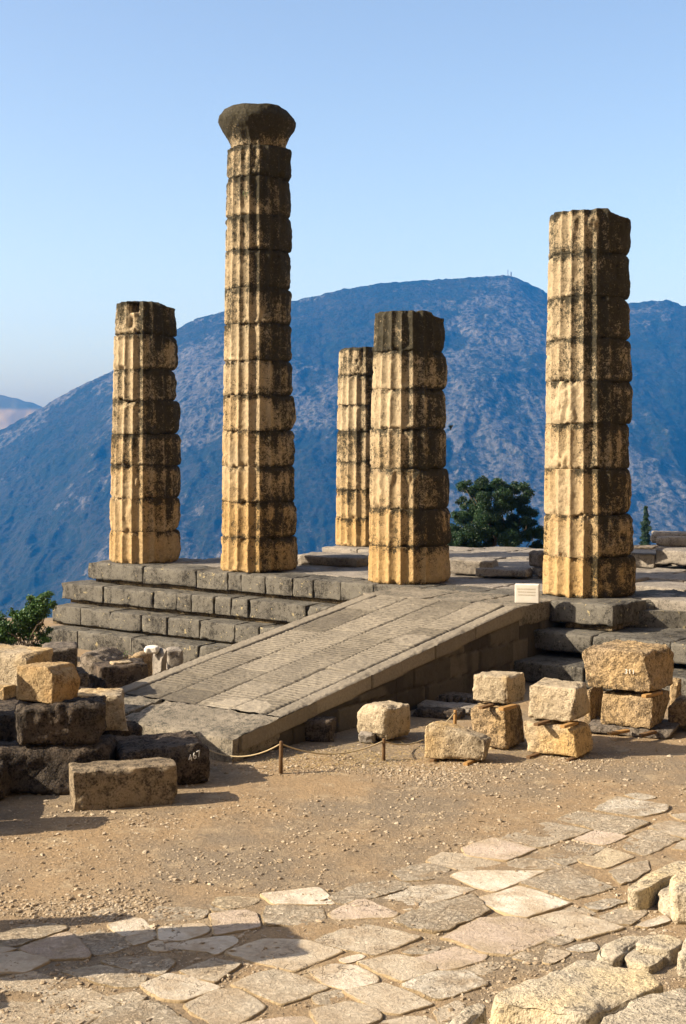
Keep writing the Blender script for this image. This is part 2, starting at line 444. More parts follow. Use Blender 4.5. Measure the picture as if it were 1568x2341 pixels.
# ------------------------------------------------------------------ columns
def column(label, zc, cx, joints, widths, arris, seed, stain_top, zbase, group, capital=None, hole=False, dsamples=300):
    """joints: picture rows from top to bottom; widths: picture widths at those rows"""
    X = (cx - 784) * zc / F
    root = empty('stone_column', (X, zc, zbase)); tag(root, label, 'column', group)
    to = math.atan2(-zc, -X)                       # direction to the eye
    Rm = [w / 2 * zc / F for w in widths]
    dfr = zc - Rm[-1]
    zs = [EYE + (HY - y) * dfr / F - zbase for y in joints]; zs[-1] = 0
    nd = len(joints) - 1
    TH = np.linspace(0, 2 * np.pi, dsamples, endpoint=False)
    al = (TH - to + np.pi) % (2 * np.pi) - np.pi    # 0 faces the eye, + to the right
    for i in range(nd):
        z1, z0 = zs[i], zs[i + 1] + (-.006 if i < nd - 1 else 0)
        r1, r0 = Rm[i], Rm[i + 1]
        rs = np.random.RandomState(seed * 31 + i)
        # silhouette shared height for local irregular width
        nz = 30
        tz = np.linspace(0, 1, nz); tz = .5 - .5 * np.cos(np.pi * tz) * 1.0
        caps = [0.0, .35, .7, .9]
        rows = [(c, 0.0, 0) for c in caps] + [(1, t, 1) for t in tz] + [(c, 1.0, 2) for c in caps[::-1]]
        C = np.array([q[0] for q in rows]); Tt = np.array([q[1] for q in rows])
        A_, T_ = np.meshgrid(TH, Tt); C_ = np.repeat(C[:, None], len(TH), 1)
        AL = np.repeat(al[None, :], len(rows), 0)
        A_ = A_.ravel(); T_ = T_.ravel(); C_ = C_.ravel(); AL = AL.ravel()
        Z = z0 + (z1 - z0) * T_; Rr = r0 + (r1 - r0) * T_
        sp = np.stack([np.cos(A_) * Rr, np.sin(A_) * Rr, Z], 1) + seed * 11.3
        low = fbm(sp * 1.5, 3, seed + i)
        off = rs.rand() * .9; rof = rs.uniform(-.05, .055)
        E = sstep(.25 + off * .45, .85 + off * .4, AL + .5 * low) * sstep(3.05, 2.5, AL)
        E = np.maximum(E, sstep(.42, .62, fbm(sp * 1.9 + i * 5, 3, seed + 40 + i)) * .9)
        E = np.maximum(E, .9 * sstep(.2, .5, fbm(sp * 2.3, 3, seed + 70 + i)) * sstep(.16, .02, T_) )
        if i == 0: E = np.maximum(E, sstep(-.1, .5, low) * .7)
        ph = ((A_ - to - R(arris)) / (2 * np.pi) * 20) % 1.0
        fl = 1 - np.abs(2 * ph - 1) ** 1.8
        depth = .075 * (1 - .92 * E)
        # arris blunting and nicks
        nick = np.maximum(0, fbm(sp * 8, 3, seed + 5) - .15) * .06 * (1 - fl) * (1 + 2 * E)
        r = Rr - depth * fl - nick
        hgt = z1 - z0
        db = T_ * hgt; dt = (1 - T_) * hgt
        er = .028 + E * (.10 + .16 * np.maximum(0, low + .4)) * (.6 + .8 * rs.rand())
        for dd in (db, dt):
            t = np.clip(1 - dd / er, 0, 1)
            r = r - er * .55 * (1 - np.sqrt(np.maximum(0, 1 - t * t)))
        r = r + rof * sstep(.6, 1.3, AL) * sstep(3.0, 2.2, AL) - E * .012 + .05 * E * fbm(sp * 3.0, 4, seed + 8) + (.003 + .018 * E) * fbm(sp * 11, 3, seed + 12, .6)
        # broken nicks along the joints
        jn = np.maximum(0, fbm(sp * np.array([4.2, 4.2, 2.5]), 4, seed + 15 + i) - .1)
        r = r - jn * .2 * np.maximum(sstep(.12, 0, db), sstep(.12, 0, dt))
        dark_hole = 0 * r
        if hole and i == 0:
            da = np.abs(AL - R(-24)); mk = sstep(R(11), R(9), da) * sstep(hgt * .64, hgt * .68, db) * sstep(.03, .05, dt)
            r = r - mk * .3
            # broken front left
            mk2 = sstep(R(10), R(3), np.abs(AL - R(-24) + .2 * low)) * sstep(.12, .2, db) * sstep(hgt * .6, hgt * .45, db)
            r = r - mk2 * .05
        ox, oy = (rs.rand(2) - .5) * .012
        tilt = (rs.rand(2) - .5) * .006
        rr = r * C_
        x = np.cos(A_) * rr + ox; y = np.sin(A_) * rr + oy
        z = Z + x * tilt[0] + y * tilt[1] * (i < nd - 1)
        if i == 0 and capital is None:
            top = sstep(.8, 1, T_)
            z = z + top * (.03 * fbm(sp * 2, 3, seed + 3) - .03 * E - .02)
            z = z - top * .12 * C_ ** 2 * sstep(.5, 1.3, AL)
        me = mesh(np.stack([x, y, z], 1), grid_faces(len(TH), len(rows), True), True, 'drum')
        # weathering maps; right-side lichen is strengthened to paint in that side's shade
        hfrac = (zbase + Z) / 11.0
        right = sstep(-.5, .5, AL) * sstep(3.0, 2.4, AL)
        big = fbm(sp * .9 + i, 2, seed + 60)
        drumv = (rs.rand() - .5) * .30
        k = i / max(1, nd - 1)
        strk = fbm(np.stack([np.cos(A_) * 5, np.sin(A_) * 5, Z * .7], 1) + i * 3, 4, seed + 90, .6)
        stain_shade = .20 + stain_top * .14 * (1 - k) ** 1.1 + .30 * right * (1 - .25 * k) + drumv * .22 + .34 * big + .42 * strk * sstep(0, .7 * hgt, db) + .24 * sstep(.10, 0, db) + .30 * sstep(.22, 0, dt) + .12 * fl * right
        if i == 0: stain_shade += .16
        if i == nd - 1: stain_shade -= .12
        attr(me, 'stain', stain_shade)
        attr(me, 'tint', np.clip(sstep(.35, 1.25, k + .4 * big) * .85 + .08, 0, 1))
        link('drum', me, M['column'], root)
    if capital:
        ytop, ylip, ynk, wt, wl, wn = capital
        q = zc / F
        zt, zl, zn = [EYE + (HY - y) * dfr / F - zbase for y in (ytop, ylip, ynk)]
        zn = zs[0] + .005
        prof = [(0, zn), (.5, zn), (wn / 2 * q * .97, zn), (wn / 2 * q, zn + .02), (wn / 2 * q * 1.02, zn + .10), (wn / 2 * q * 1.12, zn + .24), ((wn * .35 + wl * .65) / 2 * q, zn + .42), (wl / 2 * q * .97, zl - .02), (wl / 2 * q, zl + .05),
                (wl / 2 * q * .985, zl + .13), (wl / 2 * q * .93, zl + .21), (wt / 2 * q, zt - .03), (wt / 2 * q * .85, zt), (.3, zt + .02), (0, zt + .02)]
        pr = []
        for a, b in zip(prof[:-1], prof[1:]):
            for t in np.linspace(0, 1, 5)[:-1]: pr.append((a[0] + (b[0] - a[0]) * t, a[1] + (b[1] - a[1]) * t))
        pr.append(prof[-1]); pr = np.array(pr)
        A_, I_ = np.meshgrid(TH, np.arange(len(pr))); A_ = A_.ravel(); I_ = I_.ravel()
        AL = np.repeat(al[None, :], len(pr), 0).ravel()
        r = pr[I_, 0]; z = pr[I_, 1]
        sp = np.stack([np.cos(A_) * r, np.sin(A_) * r, z], 1)
        w = sstep(.3, .6, r)
        fl = 1 - np.abs(2 * (((A_ - to - R(arris)) / (2 * np.pi) * 20) % 1.0) - 1) ** 2
        r2 = r + w * (.045 * fbm(sp * 1.8, 3, seed + 2) + .04 * fbm(sp * 6, 5, seed + 4, .65)) - w * .03 * fl * sstep(zn + .45, zn + .1, z)
        r2 = r2 - w * .07 * sstep(.6, 1.0, AL) * sstep(zl - .1, zl + .15, z)
        z = z + .03 * fbm(sp * 2.5, 3, seed + 6)
        P = np.stack([np.cos(A_) * r2 - .03 * sstep(zn, zl, z), np.sin(A_) * r2, z], 1)
        me = mesh(P, grid_faces(len(TH), len(pr), True), True, 'capital')
        attr(me, 'stain', .78 + .3 * fbm(sp * 1.2, 2, 5) - .35 * sstep(zn + .35, zn, z)); attr(me, 'tint', 0 * z + .05)
        link('capital', me, M['column'], root)
    return root

ZS = 1.37
CG = 'standing columns of the ruined temple'
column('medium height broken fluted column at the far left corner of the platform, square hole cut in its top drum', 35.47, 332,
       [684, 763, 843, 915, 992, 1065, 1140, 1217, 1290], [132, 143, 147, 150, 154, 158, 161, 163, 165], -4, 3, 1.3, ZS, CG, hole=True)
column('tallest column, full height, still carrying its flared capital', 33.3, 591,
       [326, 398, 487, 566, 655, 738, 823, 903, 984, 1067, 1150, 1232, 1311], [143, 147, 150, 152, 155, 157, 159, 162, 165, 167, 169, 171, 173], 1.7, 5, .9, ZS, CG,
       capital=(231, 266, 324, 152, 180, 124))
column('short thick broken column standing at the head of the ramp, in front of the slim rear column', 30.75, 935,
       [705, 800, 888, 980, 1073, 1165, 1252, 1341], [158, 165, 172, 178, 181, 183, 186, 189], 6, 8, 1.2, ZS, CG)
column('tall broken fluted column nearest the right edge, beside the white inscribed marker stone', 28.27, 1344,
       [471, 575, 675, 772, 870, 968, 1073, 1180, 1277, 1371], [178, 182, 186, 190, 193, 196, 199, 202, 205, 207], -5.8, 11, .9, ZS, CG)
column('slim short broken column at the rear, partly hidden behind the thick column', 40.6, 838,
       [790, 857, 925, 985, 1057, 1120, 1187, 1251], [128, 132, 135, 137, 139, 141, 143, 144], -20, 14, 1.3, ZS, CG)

# ------------------------------------------------------------------ temple platform
plat = empty('temple_platform', T(0, 0, 0)); tag(plat, 'stepped grey stone temple platform carrying the columns', 'temple platform')
def local(a, b, z):      # temple-frame point relative to the platform root
    p = T(a, b, z) - T(0, 0, 0); return p
rs0 = np.random.RandomState(5)
def stepblock(a0, a1, b0, b1, z0, z1, seed, chips=2, edge=.05, mat='step', name='step_block', parent=plat, n=22, rough=.006, big=.014):
    w = (a1 - a0) - .012; l = b1 - b0
    P, Q = rockverts(w, l, z1 - z0, seed=seed, n=n, r=.03, rough=rough, big=big, chips=chips, chipd=.93, edge=edge, freq=3)
    P = P + np.array([0, 0, (z1 - z0) / 2])
    me = mesh(P, Q, True, name); o = link(name, me, M[mat], parent)
    o.location = local((a0 + a1) / 2, (b0 + b1) / 2, z0) if parent is plat else T((a0 + a1) / 2, (b0 + b1) / 2, z0)
    o.rotation_euler = (0, 0, TANG)
    return o
def course(pxs, b0, z0, z1, sd, depth=1.0, extra=()):
    aa = [a_at(p, b0) for p in pxs] + list(extra)
    for i in range(len(aa) - 1):
        jb = rs0.uniform(-.02, .02); jz = rs0.uniform(-.012, .006)
        stepblock(aa[i], aa[i + 1], b0 + jb, b0 + depth, z0, z1 + jz, sd + i, chips=4, edge=.055)
SB = [-1.08, -1.55, -2.02, -2.48]
Z0s = [(.96, 1.37), (.47, .87), (-.03, .38), (-.55, -.08)]
course([200, 327, 449, 520, 552, 606, 669, 715, 779, 853], SB[0], *Z0s[0], 100, extra=(8.9, 10.2, 11.4, 12.2))
course([140, 235, 316, 350, 404, 438, 489, 527, 567, 656, 700], SB[1], *Z0s[1], 130, extra=(8.7,))
course([118, 183, 251, 323, 381, 454, 535, 591], SB[2], *Z0s[2], 160, extra=(7.6, 8.6))
course([100, 177, 300, 454, 540], SB[3], *Z0s[3], 190, extra=(7.4, 8.6))
# recessed under-mouldings between the courses
def strip(a0, a1, b0, b1, z0, z1, seed):
    stepblock(a0, a1, b0, b1, z0, z1, seed, chips=0, edge=.03, name='moulding', n=60, mat='mould')
strip(-.8, 8.6, SB[0] + .13, SB[0] + .6, .86, .97, 301)
strip(-1.2, 8.6, SB[1] + .13, SB[1] + .6, .37, .48, 302)
strip(-1.3, 8.6, SB[2] + .13, SB[2] + .6, -.10, -.02, 303)
# right of the ramp
course([1253, 1402], -1.5, .98, 1.37, 220, depth=1.3)
strip(12.35, 13.35, -1.38, -.9, .87, .99, 304)
# broken slanting edge behind the corner
for i, (px0, py0, px1, py1) in enumerate([(1401, 1380, 1480, 1371), (1481, 1371, 1640, 1362)]):
    p0 = gp(px0, py0, 1.37); p1 = gp(px1, py1, 1.37); v = (p1 - p0); L = np.linalg.norm(v[:2]); an = math.atan2(v[1], v[0])
    nn = np.array([-math.sin(an), math.cos(an), 0]); c = (p0 + p1) / 2 + nn * .7; c[2] = .9
    P, Q = rockverts(L, 1.4, .47, seed=230 + i, n=26, r=.03, rough=.01, big=.02, chips=4, edge=.08); P[:, 2] += .235
    o = link('step_block', mesh(P, Q, True, 'step_block'), M['step'], plat); o.location = c - T(0, 0, 0); o.rotation_euler = (0, 0, an)
course([1215, 1353, 1532], -2.0, .50, .87, 240, depth=2.6, extra=(17.3, 19.5))
course([1160, 1333], -2.75, .02, .40, 250, depth=1.4, extra=(15.4, 17.0, 18.5, 20.0))
for i in range(3):
    stepblock(14.6 + i * 1.6, 16.2 + i * 1.6, -.6, 2.0, .48, .86, 260 + i)
# core (rubble fill under the floor) and floor paving
def core():
    V = []; Fc = []
    def prism(poly, z0, z1):
        k = len(V); m = len(poly)
        for (a, b) in poly: V.append(local(a, b, z0))
        for (a, b) in poly: V.append(local(a, b, z1))
        Fc.append(tuple(range(k + m, k + 2 * m))); Fc.append(tuple(range(k + m - 1, k - 1, -1)))
        for i in range(m): j = (i + 1) % m; Fc.append((k + i, k + j, k + m + j, k + m + i))
    prism([(-.5, -.7), (13.0, -.7), (15.5, .6), (26, .6), (26, 9), (1.7, 9), (1.3, 3.4), (.9, 1.2), (-.5, .9)], -2.5, 1.18)
    prism([(8.75, -2.5), (11.8, -2.5), (11.8, -.72), (8.75, -.72)], -.3, 1.17)
    me = mesh(np.array(V), Fc, False, 'core'); link('core', me, M['step'], plat)
core()
def floor():
    Vs = []; Qs = []; off = 0; sd = 400
    b = -.07
    rs = np.random.RandomState(77)
    while b < 8.6:
        db = rs.uniform(.95, 1.35)
        a = (-.95 if b < .8 else .3 + .13 * (b - 1)) + rs.uniform(-.05, .35) * (b > .8)
        while a < 25:
            da = rs.uniform(.9, 2.3)
            if a > 13.3 and b < .7:
                break
            drop = rs.choice([0, 0, 0, -.02, -.035, .03, -.12]) if b > 1.0 else rs.choice([0, -.01, .0])
            if abs(b - 7) < 1.2 and a < 3: drop = 0
            if 9.5 < a and b > 5.0: drop += .42
            P, Q = rockverts(da - .02, db - .02, .35, seed=sd, n=14, r=.025, rough=.006, big=.01, chips=2, chipd=.93, edge=.06)
            P = P + np.array([a + da / 2, b + db / 2, 1.37 - .175 + drop])
            Vs.append(P); Qs.append(Q + off); off += len(P); sd += 1; a += da
        b += db
    V = np.concatenate(Vs); W = np.stack([V[:, 0] * FV[0] + V[:, 1] * GV[0], V[:, 0] * FV[1] + V[:, 1] * GV[1], V[:, 2]], 1)
    link('floor_paving', mesh(W, np.concatenate(Qs), True, 'floor_paving'), M['floor'], plat)
floor()
# ------------------------------------------------------------------ ramp
RA0, RA1, RB0, RB1 = 8.58, 12.04, -2.62, -10.62
RDROP = 1.03
def rz(b): return 1.37 - RDROP * np.clip((RB0 - b) / (RB0 - RB1), 0, 1.2)
ramp = empty('ramp', T((RA0 + RA1) / 2, RB1, 0)); tag(ramp, 'long sloping stone ramp with ribbed paving leading up to the columns', 'ramp')
RL = T((RA0 + RA1) / 2, RB1, 0)
def tl(a, b, z):
    a = np.asarray(a, float); b = np.asarray(b, float)
    x = A0[0] + a * FV[0] + b * GV[0] - RL[0]; y = A0[1] + a * FV[1] + b * GV[1] - RL[1]
    return np.stack([x, y, z + 0 * x], 1)
def ramp_mat(kind):
    n = NT('ramp_' + kind); v = n.vec(False)
    c = n.mix(n.ramp(n.noise(v, 1.1, 5, .6), .4, .62), (.19, .166, .127), (.135, .118, .092))
    c = n.mix(n.attr('tone'), c, (.40, .352, .275))
    g = n.noise(v, 26, 6, .72); c = n.mix(1.0, c, n.gray(n.math('ADD', n.math('MULTIPLY', g, 1.0), .5)), 'MULTIPLY')
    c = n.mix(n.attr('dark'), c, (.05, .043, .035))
    s = n.ramp(n.noise(v, 2.2, 7, .7), .6, .72); c = n.mix(n.math('MULTIPLY', s, .35), c, (.12, .105, .085))
    return n.fin(c, n.bump(n.math('ADD', g, n.noise(v, 8, 6, .7)), .55, .03))
RM = ramp_mat('paving')
def ramp_top():
    bs = np.arange(RB0, -9.62, -.0125); As = np.concatenate([np.linspace(RA0, RA1, 150)])
    A_, B_ = np.meshgrid(As, bs); A_ = A_.ravel(); B_ = B_.ravel()
    P = np.stack([A_, B_, 0 * A_], 1)
    z = rz(B_) * 1.0
    wob = .02 * fbm(P * 1.5, 2, 4)
    inn = (A_ > RA0 + .30) & (A_ < RA1 - .28)
    ruts = .5 + .5 * np.sin((B_ + wob) * 2 * np.pi / .105)
    wear = sstep(-.05, .35, fbm(P * 1.3, 4, 9))
    # pale worn patches
    def ell(px, py, ra, rb):
        c = gp(px, py, 1.37 - (py - 1385) * .0031); rx, ry = c[0] - A0[0], c[1] - A0[1]
        a0 = rx * FV[0] + ry * FV[1]; b0 = rx * GV[0] + ry * GV[1]
        return ((A_ - a0) / ra) ** 2 + ((B_ - b0) / rb) ** 2 + .5 * fbm(P * 3, 3, 11)
    pt = np.maximum(sstep(1.1, .85, ell(540, 1568, .55, .5)), .7 * sstep(1.1, .8, ell(940, 1440, .35, .35)))
    pt = np.maximum(pt, .6 * sstep(1.1, .8, ell(740, 1545, .45, .35)))
    amp = .012 * (1 - .85 * wear) * (1 - pt)
    upper = sstep(-4.8, -3.6, B_); amp = amp * (1 - .55 * upper)
    z = z + inn * (amp * (ruts ** 1.5 - .8))
    z = z + inn * .01 * fbm(P * 9, 3, 3) + .006 * fbm(P * 2, 3, 2) + .008 * fbm(P * 20, 2, 6)
    dark = np.zeros_like(z)
    # joints
    def groove(dist, w=.018, d=.03):
        nonlocal z
        m = sstep(w, w * .35, np.abs(dist)); z = z - d * m; return m
    jw = .03 * fbm(P * 1.1, 3, 31)
    cols = [RA0 + .30, 9.62, 10.36, 11.1, RA1 - .28]
    dark = np.maximum(dark, groove(A_ - cols[0], .03, .045)); dark = np.maximum(dark, groove(A_ - cols[-1], .03, .045))
    for c in cols[1:-1]: dark = np.maximum(dark, .8 * groove(A_ - c - jw * .8))
    rs = np.random.RandomState(12)
    tone = np.zeros_like(z)
    for i in range(4):
        m = (A_ > cols[i]) & (A_ < cols[i + 1]); b = RB0 - .25 - rs.rand() * .4; prev = RB0 + .1
        while True:
            sel = m & (B_ <= prev) & (B_ > b)
            tone[sel] = rs.rand() * .55 - .1; z[sel] += (rs.rand() - .5) * .022 + (A_[sel] - cols[i] - .4) * (rs.rand() - .5) * .015
            if b < -9.6: break
            g = groove(np.where(m, B_ - b - jw, 9), .016, .03); dark = np.maximum(dark, .8 * g)
            prev = b; b -= rs.uniform(.8, 1.7)
    # coping strip is smoother, paler
    cop = (A_ < RA0 + .30) | (A_ > RA1 - .28)
    tone = np.where(cop, .38, tone); tone = np.maximum(tone, pt * .75)
    lip = sstep(RA1 - .03, RA1, A_) + sstep(RA0 + .03, RA0, A_); z = z - .02 * lip
    z = z - np.maximum(0, fbm(P * 2.7, 3, 51) - .1) * .12 * sstep(RA1 - .12, RA1, A_)
    dark = np.maximum(dark, inn * .32 * sstep(.5, .1, ruts) * (1 - wear) * (1 - pt))
    me = mesh(tl(A_, B_, z), grid_faces(len(As), len(bs))[:, ::-1], True, 'ramp_paving')
    attr(me, 'tone', np.clip(tone, 0, 1)); attr(me, 'dark', dark)
    link('ramp_paving', me, RM, ramp)
ramp_top()
M['coping'] = stone('pale_coping', (.29, .252, .195), (.22, .193, .15), dark=(.06, .06, .05), stain=.35, fine=.3, pits=.3, bump=.6)
# lowest slabs
def rampslab(a0, a1, b0, b1, seed, th=.34, cuts=()):
    w = a1 - a0; l = b1 - b0
    P, Q = rockverts(w - .02, l - .01, th, seed=seed, n=46, r=.03, rough=.012, big=.02, chips=0, cuts=cuts, edge=.07, freq=3.5)
    sl = RDROP / (RB0 - RB1)
    P[:, 2] += P[:, 1] * sl
    zc = float(rz((b0 + b1) / 2)) - th / 2
    me = mesh(P, Q, True, 'bottom_slab'); o = link('bottom_slab', me, M['coping'], ramp)
    p = T((a0 + a1) / 2, (b0 + b1) / 2, zc) - RL; o.location = p; o.rotation_euler = (0, 0, TANG)
rampslab(RA0 - .1, 9.72, -10.55, -9.6, 71)
rampslab(9.76, RA1 + .03, -10.68, -9.61, 72, .38)
# side walls
def side_wall(a, sgn, seed):
    bs = np.arange(-10.55, -1.1, .022); ts = np.linspace(0, 1, 56)
    B_, T_ = np.meshgrid(bs, ts); B_ = B_.ravel(); T_ = T_.ravel()
    zt = rz(B_) - .012; zb = -.7
    z = zb + (zt - zb) * T_
    P = np.stack([B_, z, 0 * z + seed], 1)
    out = .012 * fbm(P * 2, 3, seed) + .012 * fbm(P * 9, 4, seed + 2, .6)
    dark = 0 * z; tone = 0 * z
    rs = np.random.RandomState(seed)
    below = zt - z
    J = 0 * z
    def gv(dist, m, w=.016): 
        nonlocal J
        J = np.maximum(J, np.where(m, sstep(w, w * .3, np.abs(dist)), 0))
    # coping course follows the slope
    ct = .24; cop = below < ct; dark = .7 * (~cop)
    gv(below - ct, np.ones_like(z, bool)); out = out + .03 * (below < ct)
    b = -10.5
    while b < -1.2:
        n_ = b + rs.uniform(1.0, 1.9); sel = cop & (B_ >= b) & (B_ < n_); tone[sel] = rs.uniform(.25, .65); out[sel] += rs.uniform(-.015, .015)
        gv(B_ - n_, cop); b = n_
    tops = [1.13, .74, .36, -.02, -.7]
    for i in range(len(tops) - 1):
        m = (~cop) & (z <= tops[i]) & (z > tops[i + 1]); gv(z - tops[i + 1], ~cop)
        b = -10.6 + rs.rand() * .4
        while b < -1:
            n_ = b + rs.uniform(.55, 1.25); sel = m & (B_ >= b) & (B_ < n_)
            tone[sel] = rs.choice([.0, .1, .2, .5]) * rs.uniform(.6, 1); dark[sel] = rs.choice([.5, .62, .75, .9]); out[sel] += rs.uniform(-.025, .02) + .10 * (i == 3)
            gv(B_ - n_, m); b = n_
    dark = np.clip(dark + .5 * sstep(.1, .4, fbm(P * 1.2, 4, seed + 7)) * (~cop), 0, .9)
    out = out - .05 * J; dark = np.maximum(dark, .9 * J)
    a_ = a + sgn * out
    q = grid_faces(len(bs), len(ts));
    me = mesh(tl(a_, B_, z), q if sgn > 0 else q[:, ::-1], True, 'side_wall')
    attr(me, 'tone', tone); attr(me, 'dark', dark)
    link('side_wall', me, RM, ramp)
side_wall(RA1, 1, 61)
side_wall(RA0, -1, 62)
# landing at the head of the ramp
for i, (a0, a1) in enumerate([(8.5, 9.9), (9.92, 11.0), (11.02, 12.08)]):
    stepblock(a0, a1, -2.66 + .03, -1.1, 1.0, 1.375 - .004 * i, 350 + i, chips=1, edge=.04, mat='coping', name='landing_slab', parent=plat, n=36)

# ------------------------------------------------------------------ paving
def q1(l): return [(.3402 * x, 1981 + .3402 * y) for x, y in l]
def q2(l): return [(495.2 + .3402 * x, 1904.8 + .3402 * y) for x, y in l]
def q3(l): return [(990.5 + .3683 * x, 1790.5 + .3683 * y) for x, y in l]
def q4(l): return [(990.5 + .3683 * x, 2019 + .3683 * y) for x, y in l]
SL = []   # (polygon, roughness, tone, thickness)
def S(poly, rough=0, tone=0, th=.03): SL.append((poly, rough, tone, th))
S(q1([(-200, 470), (0, 440), (160, 400), (320, 375), (455, 395), (440, 420), (330, 450), (150, 510), (60, 525), (-200, 540)]), 1, 0)
S(q1([(130, 545), (450, 435), (490, 450), (600, 575), (590, 605), (340, 612), (250, 590)]), .3, 2, .05)
S(q1([(-150, 600), (60, 570), (180, 568), (330, 620), (180, 700), (-150, 700)]), 0, 0)
S(q1([(-80, 535), (110, 545), (0, 575), (-80, 575)]), 0, 0)
S(q1([(495, 440), (520, 385), (690, 378), (740, 400), (890, 510), (800, 555), (620, 580)]), .9, 1, .015)
S(q1([(725, 385), (900, 340), (960, 350), (1035, 420), (830, 460)]), 0, 3)
S(q1([(850, 465), (1035, 425), (1045, 470), (900, 520)]), .3, 0, .02)
S(q1([(1070, 410), (1330, 375), (1375, 385), (1405, 430), (1230, 490), (1080, 488)]), 0, 3)
S(q1([(980, 280), (1060, 255), (1250, 265), (1400, 290), (1370, 340), (1180, 360), (1000, 355)]), 1, 1, .012)
S(q1([(600, 310), (700, 285), (880, 262), (950, 285), (880, 340), (730, 355)]), 1, 0, .015)
S([(480, 2086), (560, 2078), (585, 2088), (594, 2116), (540, 2128), (492, 2135)], .2, 2, .04)
S(q1([(1000, 520), (1060, 492), (1200, 505), (1150, 560), (1040, 560)]), 0, 0, .02)
S([(398, 2168), (420, 2152), (490, 2139), (532, 2139), (541, 2150), (502, 2176), (486, 2178), (476, 2171)], .1, 3, .04)
S(q1([(690, 610), (1100, 600), (1180, 640), (1080, 725), (980, 705), (840, 665), (700, 640)]), .8, 0)
S(q1([(400, 700), (680, 660), (975, 730), (960, 790), (800, 800), (560, 740)]), .8, 0)
S([(411, 2216), (490, 2187), (546, 2203), (515, 2224), (493, 2243), (466, 2238)], .5, 0)
S(q1([(-150, 780), (0, 745), (200, 690), (380, 740), (560, 800), (700, 860), (820, 915), (700, 960), (480, 1100), (100, 1100), (-150, 1100)]), .5, 0)
S(q1([(940, 790), (1130, 715), (1280, 730), (1480, 805), (1230, 890), (1080, 875)]), .1, 3, .04)
S(q1([(720, 860), (900, 830), (970, 870), (880, 910), (760, 890)]), .6, 0, .012)
S(q1([(560, 1110), (720, 970), (860, 920), (1050, 905), (1230, 1000), (1400, 1110)]), .9, 1, .02)
S([(422, 2294), (495, 2260), (539, 2258), (611, 2297), (533, 2341), (495, 2341), (444, 2310)], .3, 1, .04)
S(q2([(300, 405), (680, 355), (710, 375), (800, 470), (400, 470), (370, 460)]), 0, 4, .045)
S(q2([(320, 520), (350, 480), (690, 485), (710, 560), (690, 605), (340, 600)]), 1, 0, .04)
S(q2([(760, 530), (940, 450), (1000, 445), (1210, 530), (1190, 560), (790, 572)]), .1, 2, .04)
S(q2([(80, 780), (310, 700), (600, 715), (850, 790), (510, 920), (370, 880), (70, 800)]), .15, 0, .05)
S(q2([(650, 720), (870, 625), (1000, 605), (1370, 690), (1060, 820), (860, 770)]), .3, 0, .045)
S(q2([(750, 430), (940, 330), (1180, 300), (1320, 345), (1160, 400), (850, 470)]), 1, 1, .03)
S(q2([(1180, 250), (1430, 200), (1568, 240), (1450, 300), (1260, 310)]), 1, 1, .02)
S([(873, 2054), (930, 2025), (988, 2019), (1093, 2030), (990, 2063), (931, 2078)], .3, 3, .04)
S([(897, 2105), (930, 2085), (990, 2065), (1079, 2045), (1097, 2056), (1120, 2082), (1012, 2129), (985, 2131), (940, 2122)], 1, 1, .075)
S(q2([(820, 840), (960, 805), (1000, 820), (880, 865)]), 0, 3, .02)
S(q2([(940, 865), (1220, 820), (1400, 860), (1480, 905), (1250, 990), (1090, 930)]), .2, 0, .04)
S(q2([(610, 910), (770, 865), (940, 880), (1080, 960), (1075, 990), (890, 1050), (740, 1000)]), 0, 3, .03)
S(q2([(100, 1010), (380, 905), (490, 930), (750, 1030), (440, 1145), (250, 1060)]), .4, 0, .05)
S(q2([(850, 1060), (1130, 1000), (1450, 1140), (1220, 1205), (1120, 1190), (960, 1110)]), .2, 0, .05)
S(q2([(630, 1190), (880, 1125), (1060, 1180), (1110, 1240), (950, 1300), (700, 1300)]), .3, 0, .05)
S(q2([(170, 1260), (600, 1215), (690, 1300), (400, 1420), (60, 1380)]), .3, 2, .03)
S([(944, 2187), (990, 2177), (1042, 2163), (1112, 2179), (1105, 2192), (1020, 2214), (960, 2200)], .2, 2, .03)
S([(920, 2248), (1005, 2221), (1064, 2214), (1112, 2249), (1012, 2282), (985, 2279)], .5, 4, .05)
S([(992, 2310), (1045, 2287), (1060, 2300), (1030, 2335), (1005, 2335)], .4, 0, .03)
S(q2([(1120, 1250), (1350, 1220), (1500, 1260), (1480, 1330), (1100, 1330)]), .3, 0, .04)
S(q2([(1240, 790), (1420, 715), (1500, 740), (1440, 790), (1300, 810)]), .8, 1, .012)
S(q2([(640, 1090), (830, 1040), (850, 1100), (700, 1140)]), .8, 0, .012)
S(q3([(180, 400), (370, 335), (640, 400), (450, 475), (210, 445)]), .1, 2, .04)
S(q3([(400, 330), (700, 225), (990, 285), (660, 395)]), .6, 1, .03)
S(q3([(760, 210), (900, 165), (1350, 235), (1170, 315), (990, 275)]), 1, 0, .03)
S(q3([(990, 155), (1130, 75), (1460, 130), (1440, 170), (1290, 200), (1140, 180)]), .6, 4, .02)
S(q3([(1180, 65), (1280, 55), (1390, 80), (1300, 92)]), .6, 4, .012)
S([(980, 1966), (1012, 1946), (1060, 1950), (1160, 1971), (1152, 1982), (1064, 1989), (990, 1972)], .3, 0, .035)
S(q3([(460, 480), (600, 450), (820, 505), (690, 530), (490, 510)]), .8, 0, .02)
S(q3([(110, 570), (170, 540), (710, 535), (370, 670), (290, 650)]), 0, 4, .03)
S(q3([(260, 715), (540, 630), (860, 740), (570, 830), (470, 810)]), 0, 4, .04)
S(q3([(620, 420), (850, 360), (1110, 360), (960, 450), (810, 505)]), .9, 1, .02)
S(q3([(860, 345), (1000, 285), (1200, 320), (1060, 375)]), .1, 2, .03)
